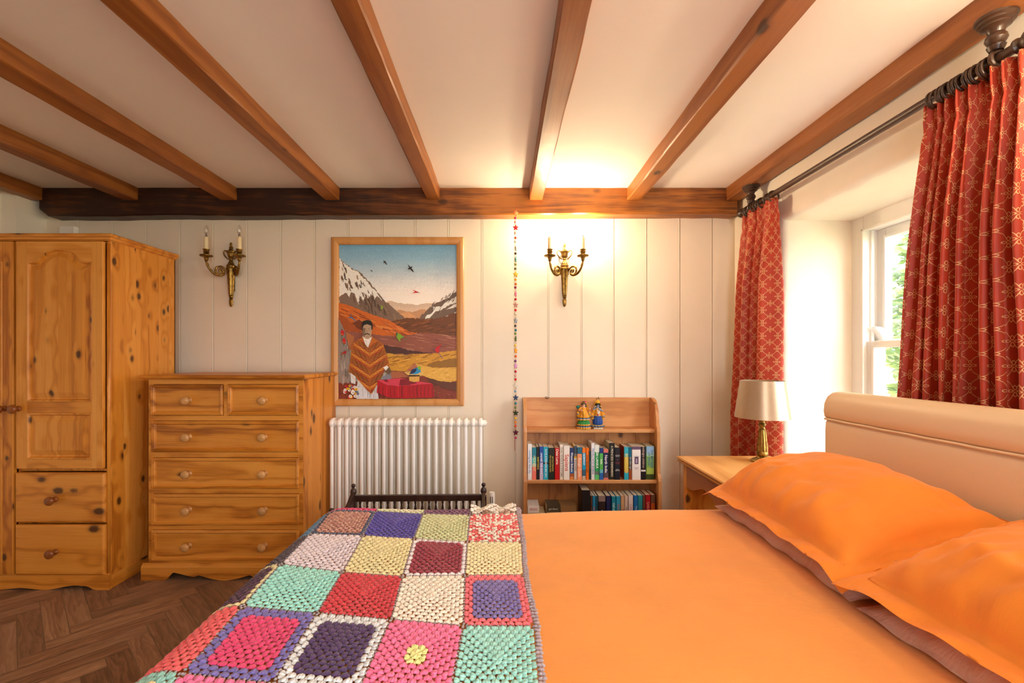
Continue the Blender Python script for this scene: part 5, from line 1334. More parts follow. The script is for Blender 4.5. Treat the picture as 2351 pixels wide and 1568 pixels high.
def curtain(label, yt0, yt1, yb0, yb1, nf, A, zb, wid, seed, flare=0, x0=1.466):
    zt = 2.093; L = zt-zb
    def ph(u): return 2*PI*nf*(u+.035*math.sin(2*PI*u*1.5+seed)+.02*math.sin(2*PI*u*3.7+seed*2))
    def fn(u, v):
        s = min(1, v*L/.55); e = s*s*(3-2*s)
        y = yt0+(yt1-yt0)*u; y2 = yb0+(yb1-yb0)*u; y = y+(y2-y)*min(1, v*L/1.2)
        head = max(0, 1-v*L/.085)
        amp = A*(.34+.66*e)*(1+.35*nz(u*4, v*1.2, seed))
        x = x0 - amp*math.cos(ph(u+.012*nz(v*2, u*3, seed+4))) - flare*v*(1-u)
        x += .0045*math.sin(2*PI*nf*3.2*u+seed)*max(0, 1-v*L/.16)*1.0
        x += .012*math.exp(-((v*L-.09)/.02)**2)*.5
        x += .006*nz(u*9, v*6, seed+2)*e
        y += .35*amp*math.sin(2*ph(u))*(.5+.5*e)*.6
        xm = 1.528
        return (min(x, xm), y, zt-v*L+.004*math.sin(2*PI*nf*u)*head)
    NU, NV = 190, 110
    arc = [0]; q = [Vector(fn(i/400, .5)) for i in range(401)]
    for i in range(400): arc.append(arc[-1]+(q[i+1]-q[i]).length)
    mb = MB(); mb.grid(fn, NU, NV, uvfn=lambda u, v: (arc[int(round(u*400))]*wid, v*L))
    o = mesh('curtain', mb, m_curt, smooth=True, fixn=False)
    sd = o.modifiers.new('cloth', 'SOLIDIFY'); sd.thickness = .0022; sd.offset = 0
    return tag(o, label, 'curtain', 'pair of window curtains')
curtain('red patterned curtain gathered in the room corner behind the table lamp', 2.775, 2.448, 2.835, 2.462, 3.6, .046, .03, 1.0, 1.3, .035)
curtain('red patterned curtain hanging behind the headboard, drawn across part of the window', 1.567, 1.262, 1.662, 1.215, 7.6, .043, .04, 1.0, 4.1, .0)
# ---------------------------------------------------------------- side table & lamp
def table():
    xl, xr, y0, y1, zt = .935, 1.415, 1.885, 2.405, .707
    w = thing('bedside_table', 'pine bedside table with shaped apron beyond the pillows', 'table', ((xl+xr)/2, (y0+y1)/2, 0))
    mb = MB(); pr = [(.008, zt-.028), (.012, zt-.020), (.004, zt-.017), (.002, zt-.014), (.011, zt-.012), (.014, zt-.006), (.010, zt), (0, zt)]
    vs = []
    for o, h in pr: vs += [(xl-o, y0-o, h), (xr+o*.2, y0-o, h), (xr+o*.2, y1+o, h), (xl-o, y1+o, h)]
    n = len(pr); fs = [(i*4+k, i*4+(k+1) % 4, (i+1)*4+(k+1) % 4, (i+1)*4+k) for i in range(n-1) for k in range(4)] + [(0,1,2,3), tuple((n-1)*4+k for k in range(4))]
    mb.add(vs, fs); mesh('top', mb, wood('table_pine', '#a8692c', '#cf9450', '#e0ac6a', axis='y', knots=.5, kscale=7), w)
    for x in (xl+.012, xr-.052):
        for y in (y0+.012, y1-.052):
            mb = MB(); mb.box(x, x+.04, y, y+.04, 0, zt-.028); mesh('leg', mb, m_pine_z, w, bevel=.003)
    def apron(a, b, axis, c):
        P = [(a, zt-.03), (b, zt-.03)]; m_ = 24
        for k in range(m_+1):
            t = 1-k/m_; u = abs(2*t-1); z = .115 if u > .8 else (.115-.02*math.sin((u-.55)/.25*PI/2) if u > .55 else .098-.028*math.cos(u/.55*PI/2)) 
            z = .118 if u > .82 else .118-.045*(.5+.5*math.cos(PI*min(1, u/.82)))
            P.append((a+(b-a)*t, zt-.03-z))
        mb = MB(); mb.prism(P, axis, c, c+.016); mesh('apron', mb, wood('apron_pine', '#7a4420', '#a8683a', '#bd8050', axis=('y' if axis == 'x' else 'x'), knots=.3) if 'apron_pine' not in bpy.data.materials else bpy.data.materials['apron_pine'], w)
    apron(y0+.05, y1-.05, 'x', xl+.014); apron(y0+.05, y1-.05, 'x', xr-.03); apron(xl+.05, xr-.05, 'y', y0+.014); apron(xl+.05, xr-.05, 'y', y1-.03)
    mb = MB(); mb.box(xl+.03, xr-.03, y1-.030, y1-.022, .1, zt-.14); mesh('back_panel', mb, m_pine_z, w)
    mb = MB(); mb.box(xl+.02, xr-.02, y0+.02, y1-.03, .14, .158); mesh('shelf', mb, m_pine_y, w)
table()
def lamp():
    x, y, z0 = 1.30, 2.284, .7075
    w = thing('table_lamp', 'table lamp with fluted brass stem and satin silver drum shade', 'lamp', (x, y, z0))
    mb = MB(); mb.lathe([(.052, 0), (.053, .006), (.046, .012), (.030, .018), (.022, .026), (.027, .036), (.0275, .042), (.0255, .048), (.0245, .052)], (x, y, z0), 'z', 28)
    mesh('base', mb, m_brass, w); autosmooth(bpy.data.objects[-1] if False else COL.objects[-1], 40)
    mb = MB(); mb.lathe([(.0245, .050), (.0235, .070), (.020, .110), (.0165, .145), (.0148, .160)], (x, y, z0), 'z', 44, .07, 11)
    mb.lathe([(.0148, .159), (.0165, .163), (.012, .170), (.0125, .176), (.018, .183), (.0185, .188), (.013, .194), (.0125, .206), (.0165, .210), (.0165, .216), (.0155, .222), (.0155, .255), (.012, .258), (.010, .30)], (x, y, z0), 'z', 24)
    o = mesh('stem', mb, m_brass, w); autosmooth(o, 50)
    rb, rt, zb, zt = .1255, .100, .221, .406; n = 56; sm = MB()
    prof = [(rb, zb), (rt, zt), (rt-.002, zt), (rb-.002, zb)]
    vs = []; fs = []
    for r, h in prof:
        for k in range(n): a = 2*PI*k/n; vs.append((x+r*math.cos(a), y+r*math.sin(a), z0+h))
    for i in range(4):
        for k in range(n): fs.append((i*n+k, i*n+(k+1) % n, ((i+1) % 4)*n+(k+1) % n, ((i+1) % 4)*n+k))
    sm.add(vs, fs); sh = mesh('lamp_shade', sm, m_silver, w); autosmooth(sh, 40)
    mb = MB()
    for k in range(3):
        a = 2*PI*k/3+.4; mb.tube([(x+.012*math.cos(a), y+.012*math.sin(a), z0+zt-.03), (x+(rt-.001)*math.cos(a), y+(rt-.001)*math.sin(a), z0+zt-.004)], .0012, 6)
    mb.tube([(x+.013*math.cos(a), y+.013*math.sin(a), z0+zt-.03) for a in np.linspace(0, 2*PI, 16)[:-1]], .0015, 6, closed=True)
    mesh('shade_ring', mb, bpy.data.materials['bulb_cap_metal'], sh)
    mb = MB(); mb.lathe([(.013, .295), (.014, .30), (.016, .315), (.028, .345), (.029, .36), (.022, .385), (.001, .395)], (x, y, z0), 'z', 16); mesh('bulb', mb, m_candle, w, smooth=True)
lamp()
# ---------------------------------------------------------------- bed
def dr(t, lo, hi, R):
    """walk along one axis, rolling over an edge of radius R at either side: (position, drop, slope)"""
    if t < lo: s = lo-t; sg = -1; e = lo
    elif t > hi: s = t-hi; sg = 1; e = hi
    else: return t, 0.0
    if s < R*PI/2: th = s/R; return e+sg*R*math.sin(th), R*(1-math.cos(th))
    return e+sg*R, R+(s-R*PI/2)
def top_z(x, y):
    return .006*math.exp(-((x-.35)/.7)**2-((y-1.0)/.6)**2)+.020*max(0,min(1,(x-.05)/.6))+.004*nz(x*2.1, y*2.4, 5)+.0022*nz(x*6+y*3, y*5, 9)
XH = 1.285
ZT = .607
def bed():
    w = thing('bed', 'double bed with tall padded cream headboard', 'bed', (.3, 1.08, 0))
    mb = MB(); mb.box(-.66, 1.28, .36, 1.79, .08, .33); mesh('base', mb, m_vinyl, w, bevel=.02)
    mb = MB(); mb.box(-.655, 1.275, .385, 1.765, .33, .565); mesh('mattress', mb, plain('mattress_ticking', '#e8e0d4', .8), w, bevel=.04)
    for x in (-.55, 1.15):
        for y in (.48, 1.67):
            mb = MB(); mb.lathe([(.02, 0), (.028, .08)], (x, y, 0), 'z', 14); mesh('leg', mb, m_settle, w)
    # headboard: flat lower panel, padded roll along the top
    Y0, Y1 = .30, 1.827; r = .045
    prof = [(1.362, .12), (XH+.002, .12), (XH, .95), (XH+.001, .980), (XH+.006, .988)]
    def slab(mb, P, y0, y1, cut=0):
        n = len(P); N = 26; vs = []
        for i in range(N+1):
            t = i/N; y = y0+(y1-y0)*t
            e = min(y-y0, y1-y)
            for (x, z) in P:
                ins = 0
                if e < .018: q = 1-e/.018; ins = .018*(1-math.sqrt(max(0, 1-q*q)))
                xx = x+(ins if x < 1.33 else -ins*.3)
                vs.append((xx, y, z))
        fs = [(i*n+k, i*n+(k+1) % n, (i+1)*n+(k+1) % n, (i+1)*n+k) for i in range(N) for k in range(n)] + [tuple(range(n)), tuple(N*n+k for k in range(n-1, -1, -1))]
        mb.add(vs, fs)
    def ys(y0, y1): return [y0, y0+.003, y0+.008, y0+.018] + list(np.linspace(y0+.04, y1-.04, 20)) + [y1-.018, y1-.008, y1-.003, y1]
    def loft(P, Y0, Y1, corner=0):
        mb = MB(); n = len(P); Y = ys(Y0, Y1); vs = []
        for y in Y:
            e = min(y-Y0, Y1-y); q = max(0, 1-e/.018); ins = .016*(1-math.sqrt(max(0, 1-q*q)))
            dz = 0
            if corner and e < corner: qq = 1-e/corner; dz = corner*(1-math.sqrt(max(0, 1-qq*qq)))
            zmax = max(z for x, z in P); zmin = min(z for x, z in P)
            for (x, z) in P:
                f = (z-zmin)/(zmax-zmin)
                vs.append((x+(ins if x < 1.325 else 0), y, z-dz*f))
        fs = [(i*n+k, i*n+(k+1) % n, (i+1)*n+(k+1) % n, (i+1)*n+k) for i in range(len(Y)-1) for k in range(n)] + [tuple(range(n)), tuple((len(Y)-1)*n+k for k in range(n-1, -1, -1))]
        return mb.add(vs, fs)
    hb = mesh('headboard', loft([(1.362, .12), (XH+.002, .12), (XH, .5), (XH, .94), (XH+.002, .972), (XH+.010, .986), (1.362, .986)], Y0, Y1), m_vinyl, w, smooth=True); autosmooth(hb, 50)
    roll = [(1.366, .987), (XH+.008, .987), (XH-.003, .996), (XH-.007, 1.02), (XH-.004, 1.055), (XH+.006, 1.080), (XH+.024, 1.094), (1.325, 1.097), (1.352, 1.092), (1.366, 1.075)]
    ro = mesh('top_roll', loft(roll, Y0, Y1, .035), m_vinyl, hb, smooth=True); autosmooth(ro, 50)
    mb = MB(); mb.tube([(1.35, Y1+.002, .986), (XH+.012, Y1+.001, .986), (XH-.001, Y1-.012, .986)]+[(XH-.003, y, .986+.0008*math.sin(y*40)) for y in np.linspace(Y1-.03, Y0, 30)], .0042, 8)
    mesh('piping', mb, m_vinyl, hb, smooth=True)
bed()
def sheet():
    mb = MB(); NX, NY = 130, 110
    def fn(u, v):
        a = -1.05+u*2.325; b = .0+v*2.24
        x, d1 = dr(a, -.645, 3, .092); y, d2 = dr(b, .42, 1.80, .055)
        d = d1+d2
        wv = top_z(x, y)*(1 if d < .02 else max(0, 1-(d-.02)/.05))
        side = (.012*math.sin(a*23+1.3)*min(1, d2/.2) if d2 > .06 else 0)
        sidex = (.010*math.sin(b*19)*min(1, d1/.2) if d1 > .06 else 0)
        return (x+sidex*-1, y+side, ZT-d+wv)
    mb.grid(fn, NX, NY)
    o = mesh('duvet', mb, m_duvet, smooth=True, fixn=False)
    tag(o, 'plain orange duvet cover spread over the bed', 'bedding')
sheet()
# ---------------------------------------------------------------- pillows
CREASE = [(.25,-.75,.05,-.1,.010,.045),(.42,-.72,.30,-.05,.012,.05),(.62,-.6,.35,.0,.011,.045),(.78,-.5,.52,.15,.009,.05),(.1,-.3,.5,-.45,.008,.04),(.30,-.35,.68,-.2,.009,.04),(-.12,-.8,-.2,-.3,.009,.06),(-.5,-.78,-.42,-.35,.008,.06),(.85,-.2,.55,.35,.008,.05),(-.75,-.7,-.6,-.1,.010,.07)]
def pillow(name, label, y0, y1, xf, zf, xb, zb, thick, mat, seed, flange=.045, group='pillows', sag=.02, wr=.012):
    """rectangular pillow lying on the slope from (xf, zf) at the front to (xb, zb) at the headboard"""
    L = y1-y0; slope = Vector((xb-xf, 0, zb-zf)); D = slope.length; d = slope.normalized(); nrm = Vector((-d.z, 0, d.x))
    cen = Vector(((xf+xb)/2, (y0+y1)/2, (zf+zb)/2))
    N, M = 84, 60
    def fn(side):
        def f(u, v):
            a = 2*u-1; b = 2*v-1
            ia = 1-2*flange/L; ib = 1-2*flange/D
            ib = 1-2*(flange if b < 0 else .008)/D
            ea = min(1, abs(a)/ia); eb = min(1, abs(b)/ib)
            h = (max(0, 1-ea**2.6)**.55)*(max(0, 1-eb**2.4)**.55)
            # slightly pinched outline: corners stand out
            pa = a*(1-.035*(1-b*b)*0-.03*(1-abs(b)**2)*abs(a)**3); pb = b*(1-.05*(1-abs(a)**2)*abs(b)**3)
            p = cen + Vector((0, 1, 0))*(pa*L/2) + d*(pb*D/2)
            t = thick*h
            edge = max(abs(a), abs(b) if b < 0 else 0)
            t += .0022*min(1, (1-max(abs(a), abs(b)))*60)
            w = 0
            if side > 0:
                k = min(1, 4*h)
                w = wr*(nz(a*3.2+seed, b*1.6, seed)*.6+.55*abs(nz(a*4.5+b*1.8, b*2.6, seed+3))*1.0+.25*nz(a*9, b*7, seed+8))*k
                # tucks running in from the seam
                w += wr*.5*math.sin(a*26+seed)*max(0, 1-abs(h-.42)/.34)*(.5+.5*nz(a*3, seed, 1))
                for (a0, b0, a1, b1, h_, s_) in CREASE:
                    dx, dy = a1-a0, b1-b0; q = max(0, min(1, ((a-a0)*dx+(b-b0)*dy)/(dx*dx+dy*dy)))
                    dd = math.hypot(a-a0-q*dx, (b-b0-q*dy)*.62)
                    w += h_*math.exp(-(dd/s_)**2)*math.sin(PI*min(1, max(0, q*.92+.04)))*k
            fl = 0
            if edge > 1-2*flange/D: fl = (.0035*math.sin(a*9+b*3+seed)+.0035*math.sin(a*19+b*11+seed*2))*(1 if side > 0 else .9)
            p = p + nrm*(side*t*(.62 if side > 0 else .38)+w+fl*min(1, (edge-(1-2*flange/D))*12 if edge > 1-2*flange/D else 0))
            # sag over what lies beneath
            p.z -= sag*(abs(a)**2)*.4 + (.022*max(0, abs(a)-.8)/.2*max(0, -b-.6)/.4 if sag else 0)
            p.x = min(p.x, XH-.006-max(0, (p.z-.93))*.0)
            return p
        return f
    mb = MB(); mb.grid(fn(1), N, M); top = len(mb.v); mb.grid(lambda u, v: fn(-1)(1-u, v), N, M)
    o = mesh(name, mb, mat, smooth=True, weld=True)
    tag(o, label, 'pillow', group)
    return o, fn(1), L, D
def hem(par, fn, L, D, fl, mat):
    pts = []
    ia = 1-2*fl/L; ib = 1-2*fl/D
    for t in np.linspace(-ia, ia, 50): pts.append(fn((t+1)/2, (1-ib)/2))
    for t in np.linspace(-ib, .985, 34)[1:]: pts.append(fn((ia+1)/2, (t+1)/2))
    for t in np.linspace(ia, -ia, 50)[1:]: pts.append(fn((t+1)/2, .9925))
    for t in np.linspace(.985, -ib, 34)[1:-1]: pts.append(fn((1-ia)/2, (t+1)/2))
    mb = MB(); mb.tube([p+Vector((-.0004,0,.0007)) for p in pts], .0010, 5, closed=True)
    mesh('hem_stitching', mb, plain('orange_thread', '#e07c22', .7, nz=0) if 'orange_thread' not in bpy.data.materials else bpy.data.materials['orange_thread'], par, smooth=True)
o, *_ = pillow('pillow', 'pinkish-beige pillow under the farther orange pillow', 1.10, 1.805, .838, .640, 1.262, .668, .098, m_pink, 2.2, .012, 'pinkish underneath pillows', 0, .007)
o, *_ = pillow('pillow', 'pinkish-beige pillow under the orange pillow nearer the bed front', .37, 1.075, .832, .640, 1.262, .668, .098, m_pink, 7.7, .012, 'pinkish underneath pillows', 0, .007)
o, f, L, D = pillow('pillow', 'orange pillow beside the bedside table, its corner over the bed edge', 1.078, 1.845, .800, .706, 1.262, .830, .185, m_orange, 4.4, .05, 'orange pillows', .02, .018); hem(o, f, L, D, .05, m_orange)
o, f, L, D = pillow('pillow', 'orange pillow nearest the bed front, cut off by the photo edge', .30, 1.106, .798, .706, 1.262, .845, .185, m_orange, 9.1, .05, 'orange pillows', .02, .016); hem(o, f, L, D, .05, m_orange)
# ---------------------------------------------------------------- crochet blanket
def blanket():
    rng = np.random.default_rng(11)
    Xc = np.array([[.055,-.129,-.312,-.500,-.690], [.060,-.117,-.298,-.478,-.665], [.056,-.105,-.278,-.4565,-.650], [.070,-.090,-.258,-.440,-.635], [.066,-.095,-.262,-.430,-.620]])
    Yc = np.array([[1.760,1.758,1.775,1.79,1.80], [1.492,1.486,1.520,1.552,1.566], [1.256,1.256,1.262,1.292,1.332], [1.026,1.024,1.046,1.077,1.109], [.795,.795,.82,.85,.880]])
    Xc = Xc[:, ::-1]; Yc = Yc[:, ::-1]
    def BL(r, c):
        r0 = np.clip(np.floor(r).astype(int), 0, 3); c0 = np.clip(np.floor(c).astype(int), 0, 3); fr = r-r0; fc = c-c0
        def I(T): return T[r0,c0]*(1-fr)*(1-fc)+T[r0+1,c0]*fr*(1-fc)+T[r0,c0+1]*(1-fr)*fc+T[r0+1,c0+1]*fr*fc
        return I(Xc), I(Yc)
    def drv(t, lo, hi, R):
        s = np.where(t < lo, lo-t, np.where(t > hi, t-hi, 0)); sg = np.where(t < lo, -1.0, 1.0); e = np.where(t < lo, lo, np.where(t > hi, hi, t))
        th = np.minimum(s/R, PI/2); ex = np.maximum(s-R*PI/2, 0)
        return e+np.where(s > 0, sg*R*np.sin(th), 0), R*(1-np.cos(th))+ex
    def S(r, c):
        x, y = BL(r, c)
        px, d1 = drv(x, -.638, 9, .115); py, d2 = drv(y, .415, 1.805, .065)
        bulge = .006*np.exp(-((px-.35)/.7)**2-((py-1.0)/.6)**2)
        z = ZT+.012-d1-d2+bulge+.004*np.sin(px*9+py*4)*np.cos(py*7)
        # a ruck where the last square folds over the far edge
        return np.stack([px, py, z], -1)
    tpl = MB().ell((0,0,0), 1, 7, 5); TV = np.array(tpl.v); TF = tpl.f
    def C_(h):
        c = np.array(lin(h))[:3]; lum = c@np.array([.25, .6, .15]); return c+.22*lum*(1-c)
    PAL = {}
    def sq(r, c, main, border=None, nb=0, centre=None, nc=0, mix=None): PAL[(r, c)] = (main, border, nb, centre, nc, mix)
    sq(-1,3,'#ece2d4'); sq(-1,2,'#7a4a6a'); sq(-1,1,'#e4dcb8','#ccd69a',1); sq(-1,0,'#d81a68')
    sq(0,3,'#e04a4c',mix='#f8e0d4'); sq(0,2,'#c4cc90'); sq(0,1,'#43349c'); sq(0,0,'#c08a74','#3a4464',1,mix='#a86a5c'); sq(0,-1,'#4a82ac')
    sq(1,3,'#e6dca4'); sq(1,2,'#8e1434','#e4dce4',1); sq(1,1,'#e0d694'); sq(1,0,'#d8ccd8'); sq(1,-1,'#4a3a48')
    sq(2,3,'#6e60a8','#e85a6c',2); sq(2,2,'#f0e2d2'); sq(2,1,'#c80a28'); sq(2,0,'#86dcd2'); sq(2,-1,'#4a1a3c','#dccf8c',1)
    sq(3,3,'#86d4cc'); sq(3,2,'#fa5c98',None,0,'#e4ee84',2); sq(3,1,'#46285e','#d4dce4',2); sq(3,0,'#dc0a68','#6a5eb0',2); sq(3,-1,'#f4464e')
    sq(4,3,'#e0d694'); sq(4,2,'#43349c'); sq(4,1,'#5a8ac0'); sq(4,0,'#fa5ca0'); sq(4,-1,'#e4d890','#7cc8c0',2)
    sq(5,3,'#c80a28'); sq(5,2,'#86dcd2'); sq(5,1,'#e6dca4'); sq(5,0,'#6a5eb0'); sq(5,-1,'#d8ccd8')
    rows, cols = range(-1, 6), range(-3, 4)
    extra = ['#7a4a6a', '#e0d694', '#43349c', '#c80a28', '#86dcd2', '#e85a6c', '#d8ccd8', '#c4cc90']
    for r in rows:
        for c in cols:
            if (r, c) not in PAL: sq(r, c, extra[(r*3+c*5) % 8])
    CR, CCs, U1, U2, LR, LW, COLR, LIFT = [], [], [], [], [], [], [], []
    N = 8
    for r in rows:
        for c in cols:
            if c < -2 and r < 1: pass
            main, border, nb, cen, nc, mx = PAL[(r, c)]
            jit = rng.uniform(-.03, .03, 2)
            for k in range(1, N+1):
                rad = (k-.5)/N; col = C_(border) if border and k > N-nb else (C_(cen) if cen and k <= nc else C_(main))
                for side in range(4):
                    dirv = [(1,0),(0,1),(-1,0),(0,-1)][side]; lat = (-dirv[1], dirv[0])
                    for i in range(k):
                        al = -rad+2*rad*(i+.5)/k; w = 2*rad/k
                        if k == 1: al = 0; w = 1.6/N
                        cj = 1+rng.uniform(-.07, .07)
                        for q in (-1, 0, 1):
                            b0 = np.array(dirv)*(rad-.55/N)+np.array(lat)*(al+q*w*.155); b1 = np.array(dirv)*(rad+.55/N)+np.array(lat)*(al+q*w*.275)
                            m = (b0+b1)/2+rng.uniform(-.006, .006, 2); ax = b1-b0
                            CR.append(r+.5+m[0]*.5*.965); CCs.append(c+.5+m[1]*.5*.965); U1.append(ax[0]*.5); U2.append(ax[1]*.5)
                            LW.append(w*.5*.21); LIFT.append((.0012 if q == 0 else 0)+rng.uniform(-.0006, .0008)+((.010+.008*math.sin(m[1]*7+m[0]*4)) if c == 3 and r == -1 else 0))
                            cc = col*cj
                            if mx and not (border and k > N-nb): cc = (col if rng.random() < .5 else C_(mx))*cj
                            COLR.append(np.clip(cc*1.18, 0, 1))
    CR, CCs, U1, U2, LW, LIFT = map(np.array, (CR, CCs, U1, U2, LW, LIFT)); COLR = np.array(COLR)
    def assemble(CR, CCs, U1, U2, LW, LIFT, thick, endk=.56):
        e = .01
        P = S(CR, CCs); Tr = (S(CR+e, CCs)-S(CR-e, CCs))/(2*e); Tc = (S(CR, CCs+e)-S(CR, CCs-e))/(2*e)
        nrm = np.cross(Tr, Tc); nrm /= np.linalg.norm(nrm, axis=1)[:, None]; nrm *= np.where(nrm[:, 2:3] < -.05, -1, 1)
        # keep normals outward (up, or away from the bed)
        A = Tr*U1[:, None]+Tc*U2[:, None]; La = np.linalg.norm(A, axis=1)[:, None]; A = A/La; B = np.cross(nrm, A)
        ctr = P+nrm*(LIFT+thick*.8)[:, None]
        sw = LW[:, None]*(np.linalg.norm(Tr, axis=1)+np.linalg.norm(Tc, axis=1))[:, None]*.5*2
        V = ctr[:, None, :]+A[:, None, :]*(TV[None, :, 2:3]*(La*endk)[:, :, None])+B[:, None, :]*(TV[None, :, 0:1]*(1+.36*TV[None, :, 2:3])*(sw*.5)[:, :, None])+nrm[:, None, :]*(TV[None, :, 1:2]*thick)
        # fan tips rise a little
        V += nrm[:, None, :]*(TV[None, :, 2:3]*.0016)
        return V
    V = assemble(CR, CCs, U1, U2, LW, LIFT, .0034)
    nT = len(TV); n = len(CR)
    def to_mesh(name, V, colr, parent, origin):
        n = V.shape[0]; verts = V.reshape(-1, 3)-np.array(origin)
        fl = [len(f) for f in TF]; loops = np.concatenate([np.array(f) for f in TF])
        allL = (loops[None, :]+(np.arange(n)*nT)[:, None]).ravel()
        ls = np.concatenate([[0], np.cumsum(fl)[:-1]]); tot = sum(fl)
        starts = (ls[None, :]+(np.arange(n)*tot)[:, None]).ravel()
        me = bpy.data.meshes.new(name); me.vertices.add(len(verts)); me.vertices.foreach_set('co', verts.astype(np.float32).ravel())
        me.loops.add(len(allL)); me.loops.foreach_set('vertex_index', allL.astype(np.int32))
        me.polygons.add(len(starts)); me.polygons.foreach_set('loop_start', starts.astype(np.int32))
        me.polygons.foreach_set('use_smooth', np.ones(len(starts), dtype=bool))
        at = me.color_attributes.new('Col', 'FLOAT_COLOR', 'POINT'); c4 = np.ones((n*nT, 4), dtype=np.float32); c4[:, :3] = np.repeat(colr, nT, 0); at.data.foreach_set('color', c4.ravel())
        me.update(calc_edges=True); me.validate()
        me.materials.append(m_yarn)
        o = bpy.data.objects.new(name, me); COL.objects.link(o)
        if parent: o.parent = parent
        else: o.location = origin
        return o
    org = (-.3, 1.1, .3)
    b = to_mesh('crochet_blanket', V, COLR, None, org)
    tag(b, 'multicoloured granny-square crochet blanket draped over the foot of the bed', 'blanket')
    # grey joining yarn between squares and the lilac-grey edging
    def seam(fixed, is_row, lo, hi, wid, col, step=.055, rows_=1, th=.004):
        a, b_, u1, u2, lw, lf, cl = [], [], [], [], [], [], []
        for rw in range(rows_):
            t = lo
            while t < hi:
                f = fixed+rw*.035
                sk = rng.uniform(-.012, .012)
                if is_row: a.append(f+sk); b_.append(t); u1.append(rng.uniform(-.02, .02)); u2.append(step*.62)
                else: a.append(t); b_.append(f+sk); u1.append(step*.62); u2.append(rng.uniform(-.02, .02))
                lw.append(wid); lf.append(rng.uniform(0, .001)); cl.append(np.array(col)*rng.uniform(.85, 1.1)); t += step
        return [np.array(q) for q in (a, b_, u1, u2, lw, lf)]+[np.array(cl)]
    grey = C_('#a89ca0')
    parts = [seam(rr_, True, -3, 4, .016, grey) for rr_ in range(0, 6)]+[seam(cc_, False, -1, 6, .016, grey) for cc_ in range(-2, 4)]
    cat = [np.concatenate([p[i] for p in parts]) for i in range(7)]
    sm = to_mesh('joining_seams', assemble(*cat[:6], .0032), cat[6], b, org); sm.location = (0,0,0)
    parts = [seam(4.02, False, -1, 6, .03, C_('#ab9aa4'), rows_=2, th=.006)]
    cat = [np.concatenate([p[i] for p in parts]) for i in range(7)]
    ed = to_mesh('edging', assemble(*cat[:6], .0048), cat[6], b, org); ed.location = (0,0,0)
    ed['label'] = 'lilac-grey crochet edging'
def run_blanket():
    blanket()
run_blanket()
# ---------------------------------------------------------------- garden seen through the window
def garden():
    mb = MB(); mb.quad((2.16, -12, -.3), (30, -12, -.3), (30, 20, -.3), (2.16, 20, -.3)); o = mesh('ground', mb, plain('garden_ground', '#8a8c62', .9, nz=.2, scale=3), origin=(2.16, 0, -.3)); tag(o, kind='structure')
    g = G('leaf_green'); r = g.attr('Col')[0]; m = g.base(r, .42)
    tr = g.n('ShaderNodeBsdfTranslucent'); g.set(tr.inputs[0], r); mx = g.n('ShaderNodeMixShader'); mx.inputs[0].default_value = .35
    g.t.links.new(g.b.outputs[0], mx.inputs[1]); g.t.links.new(tr.outputs[0], mx.inputs[2]); g.t.links.new(mx.outputs[0], g.out.inputs[0])
    rr = random.Random(21)
    def shrub(label, cx, cy, rx, ry, h, n, cols, size, seed):
        w = thing('garden_shrub', label, 'shrub', (cx, cy, -.3))
        vs = []; fs = []; cl = []
        for i in range(n):
            u = rr.random()*2*PI; z = rr.uniform(-.05, 1)
            bulge = (1+.22*nz(math.cos(u)*2.2, math.sin(u)*2.2, z*4+seed))*(1-.55*max(0, z-.5)**1.2)
            rad = bulge*rr.uniform(.82, 1.02)
            p = Vector((cx+rx*rad*math.cos(u), cy+ry*rad*math.sin(u), -.3+h*z))
            d = Vector((math.cos(u)+rr.uniform(-.9, .9), math.sin(u)+rr.uniform(-.9, .9), rr.uniform(-.7, .9))).normalized(); s = d.cross(Vector((rr.uniform(-1, 1), rr.uniform(-1, 1), rr.uniform(-1, 1)))).normalized()
            L = size*rr.uniform(.7, 1.3); W = L*.24; nn = d.cross(s)
            b = len(vs); vs += [p, p+d*L*.5+s*W+nn*L*.05, p+d*L, p+d*L*.5-s*W+nn*L*.05]; fs += [(b, b+1, b+2), (b, b+2, b+3)]
            c = rr.choice(cols); k = rr.uniform(.3, .65); c = lin(c); cl += [tuple(min(1, q*k) for q in c[:3])+(1,)]*2
        mb = MB(); mb.add(vs, fs); mb.c = cl; mesh('leaves', mb, m_leafs, w, fixn=False)
        mb = MB()
        for k in range(5):
            a = k*1.26; mb.tube(catmull([(cx, cy, -.3), (cx+.2*rx*math.cos(a), cy+.2*ry*math.sin(a), -.3+h*.4), (cx+.6*rx*math.cos(a), cy+.6*ry*math.sin(a), -.3+h*.8)], 5), [.05-.003*i for i in range(11)], 7)
        mesh('branches', mb, m_bark, w, smooth=True)
        mb = MB()
        mb.grid(lambda u, v: (cx+rx*.80*math.cos(2*PI*u)*math.cos(PI*(v-.5))*(1+.1*nz(u*7, v*5, seed)), cy+ry*.80*math.sin(2*PI*u)*math.cos(PI*(v-.5)), -.3+h*.46+h*.46*math.sin(PI*(v-.5))), 24, 16)
        mesh('inner_foliage', mb, m_inner, w, smooth=True)
    global m_leafs, m_bark, m_inner
    m_leafs = m; m_bark = plain('bark', '#7a6a54', .9); m_inner = plain('inner_leaf_mass', '#6e8a4c', .9, nz=.4, scale=18)
    G1 = ['#6e8e46', '#88a85a', '#a8c070', '#5c7c44', '#b8cc80', '#7a9a6c']
    shrub('tall leafy evergreen shrub outside the window', 4.62, 3.7, 1.15, 1.0, 4.2, 24000, G1, .085, 1)
    shrub('broad leafy shrub behind the tall evergreen outside the window', 7.6, 3.9, 1.4, 1.6, 3.6, 7000, G1, .13, 6)
    shrub('low pale-leaved shrub at the foot of the tall evergreen', 3.0, 2.6, .38, .38, 1.1, 3500, ['#8aa46c', '#a8bc84', '#6e8c58'], .07, 9)
garden()
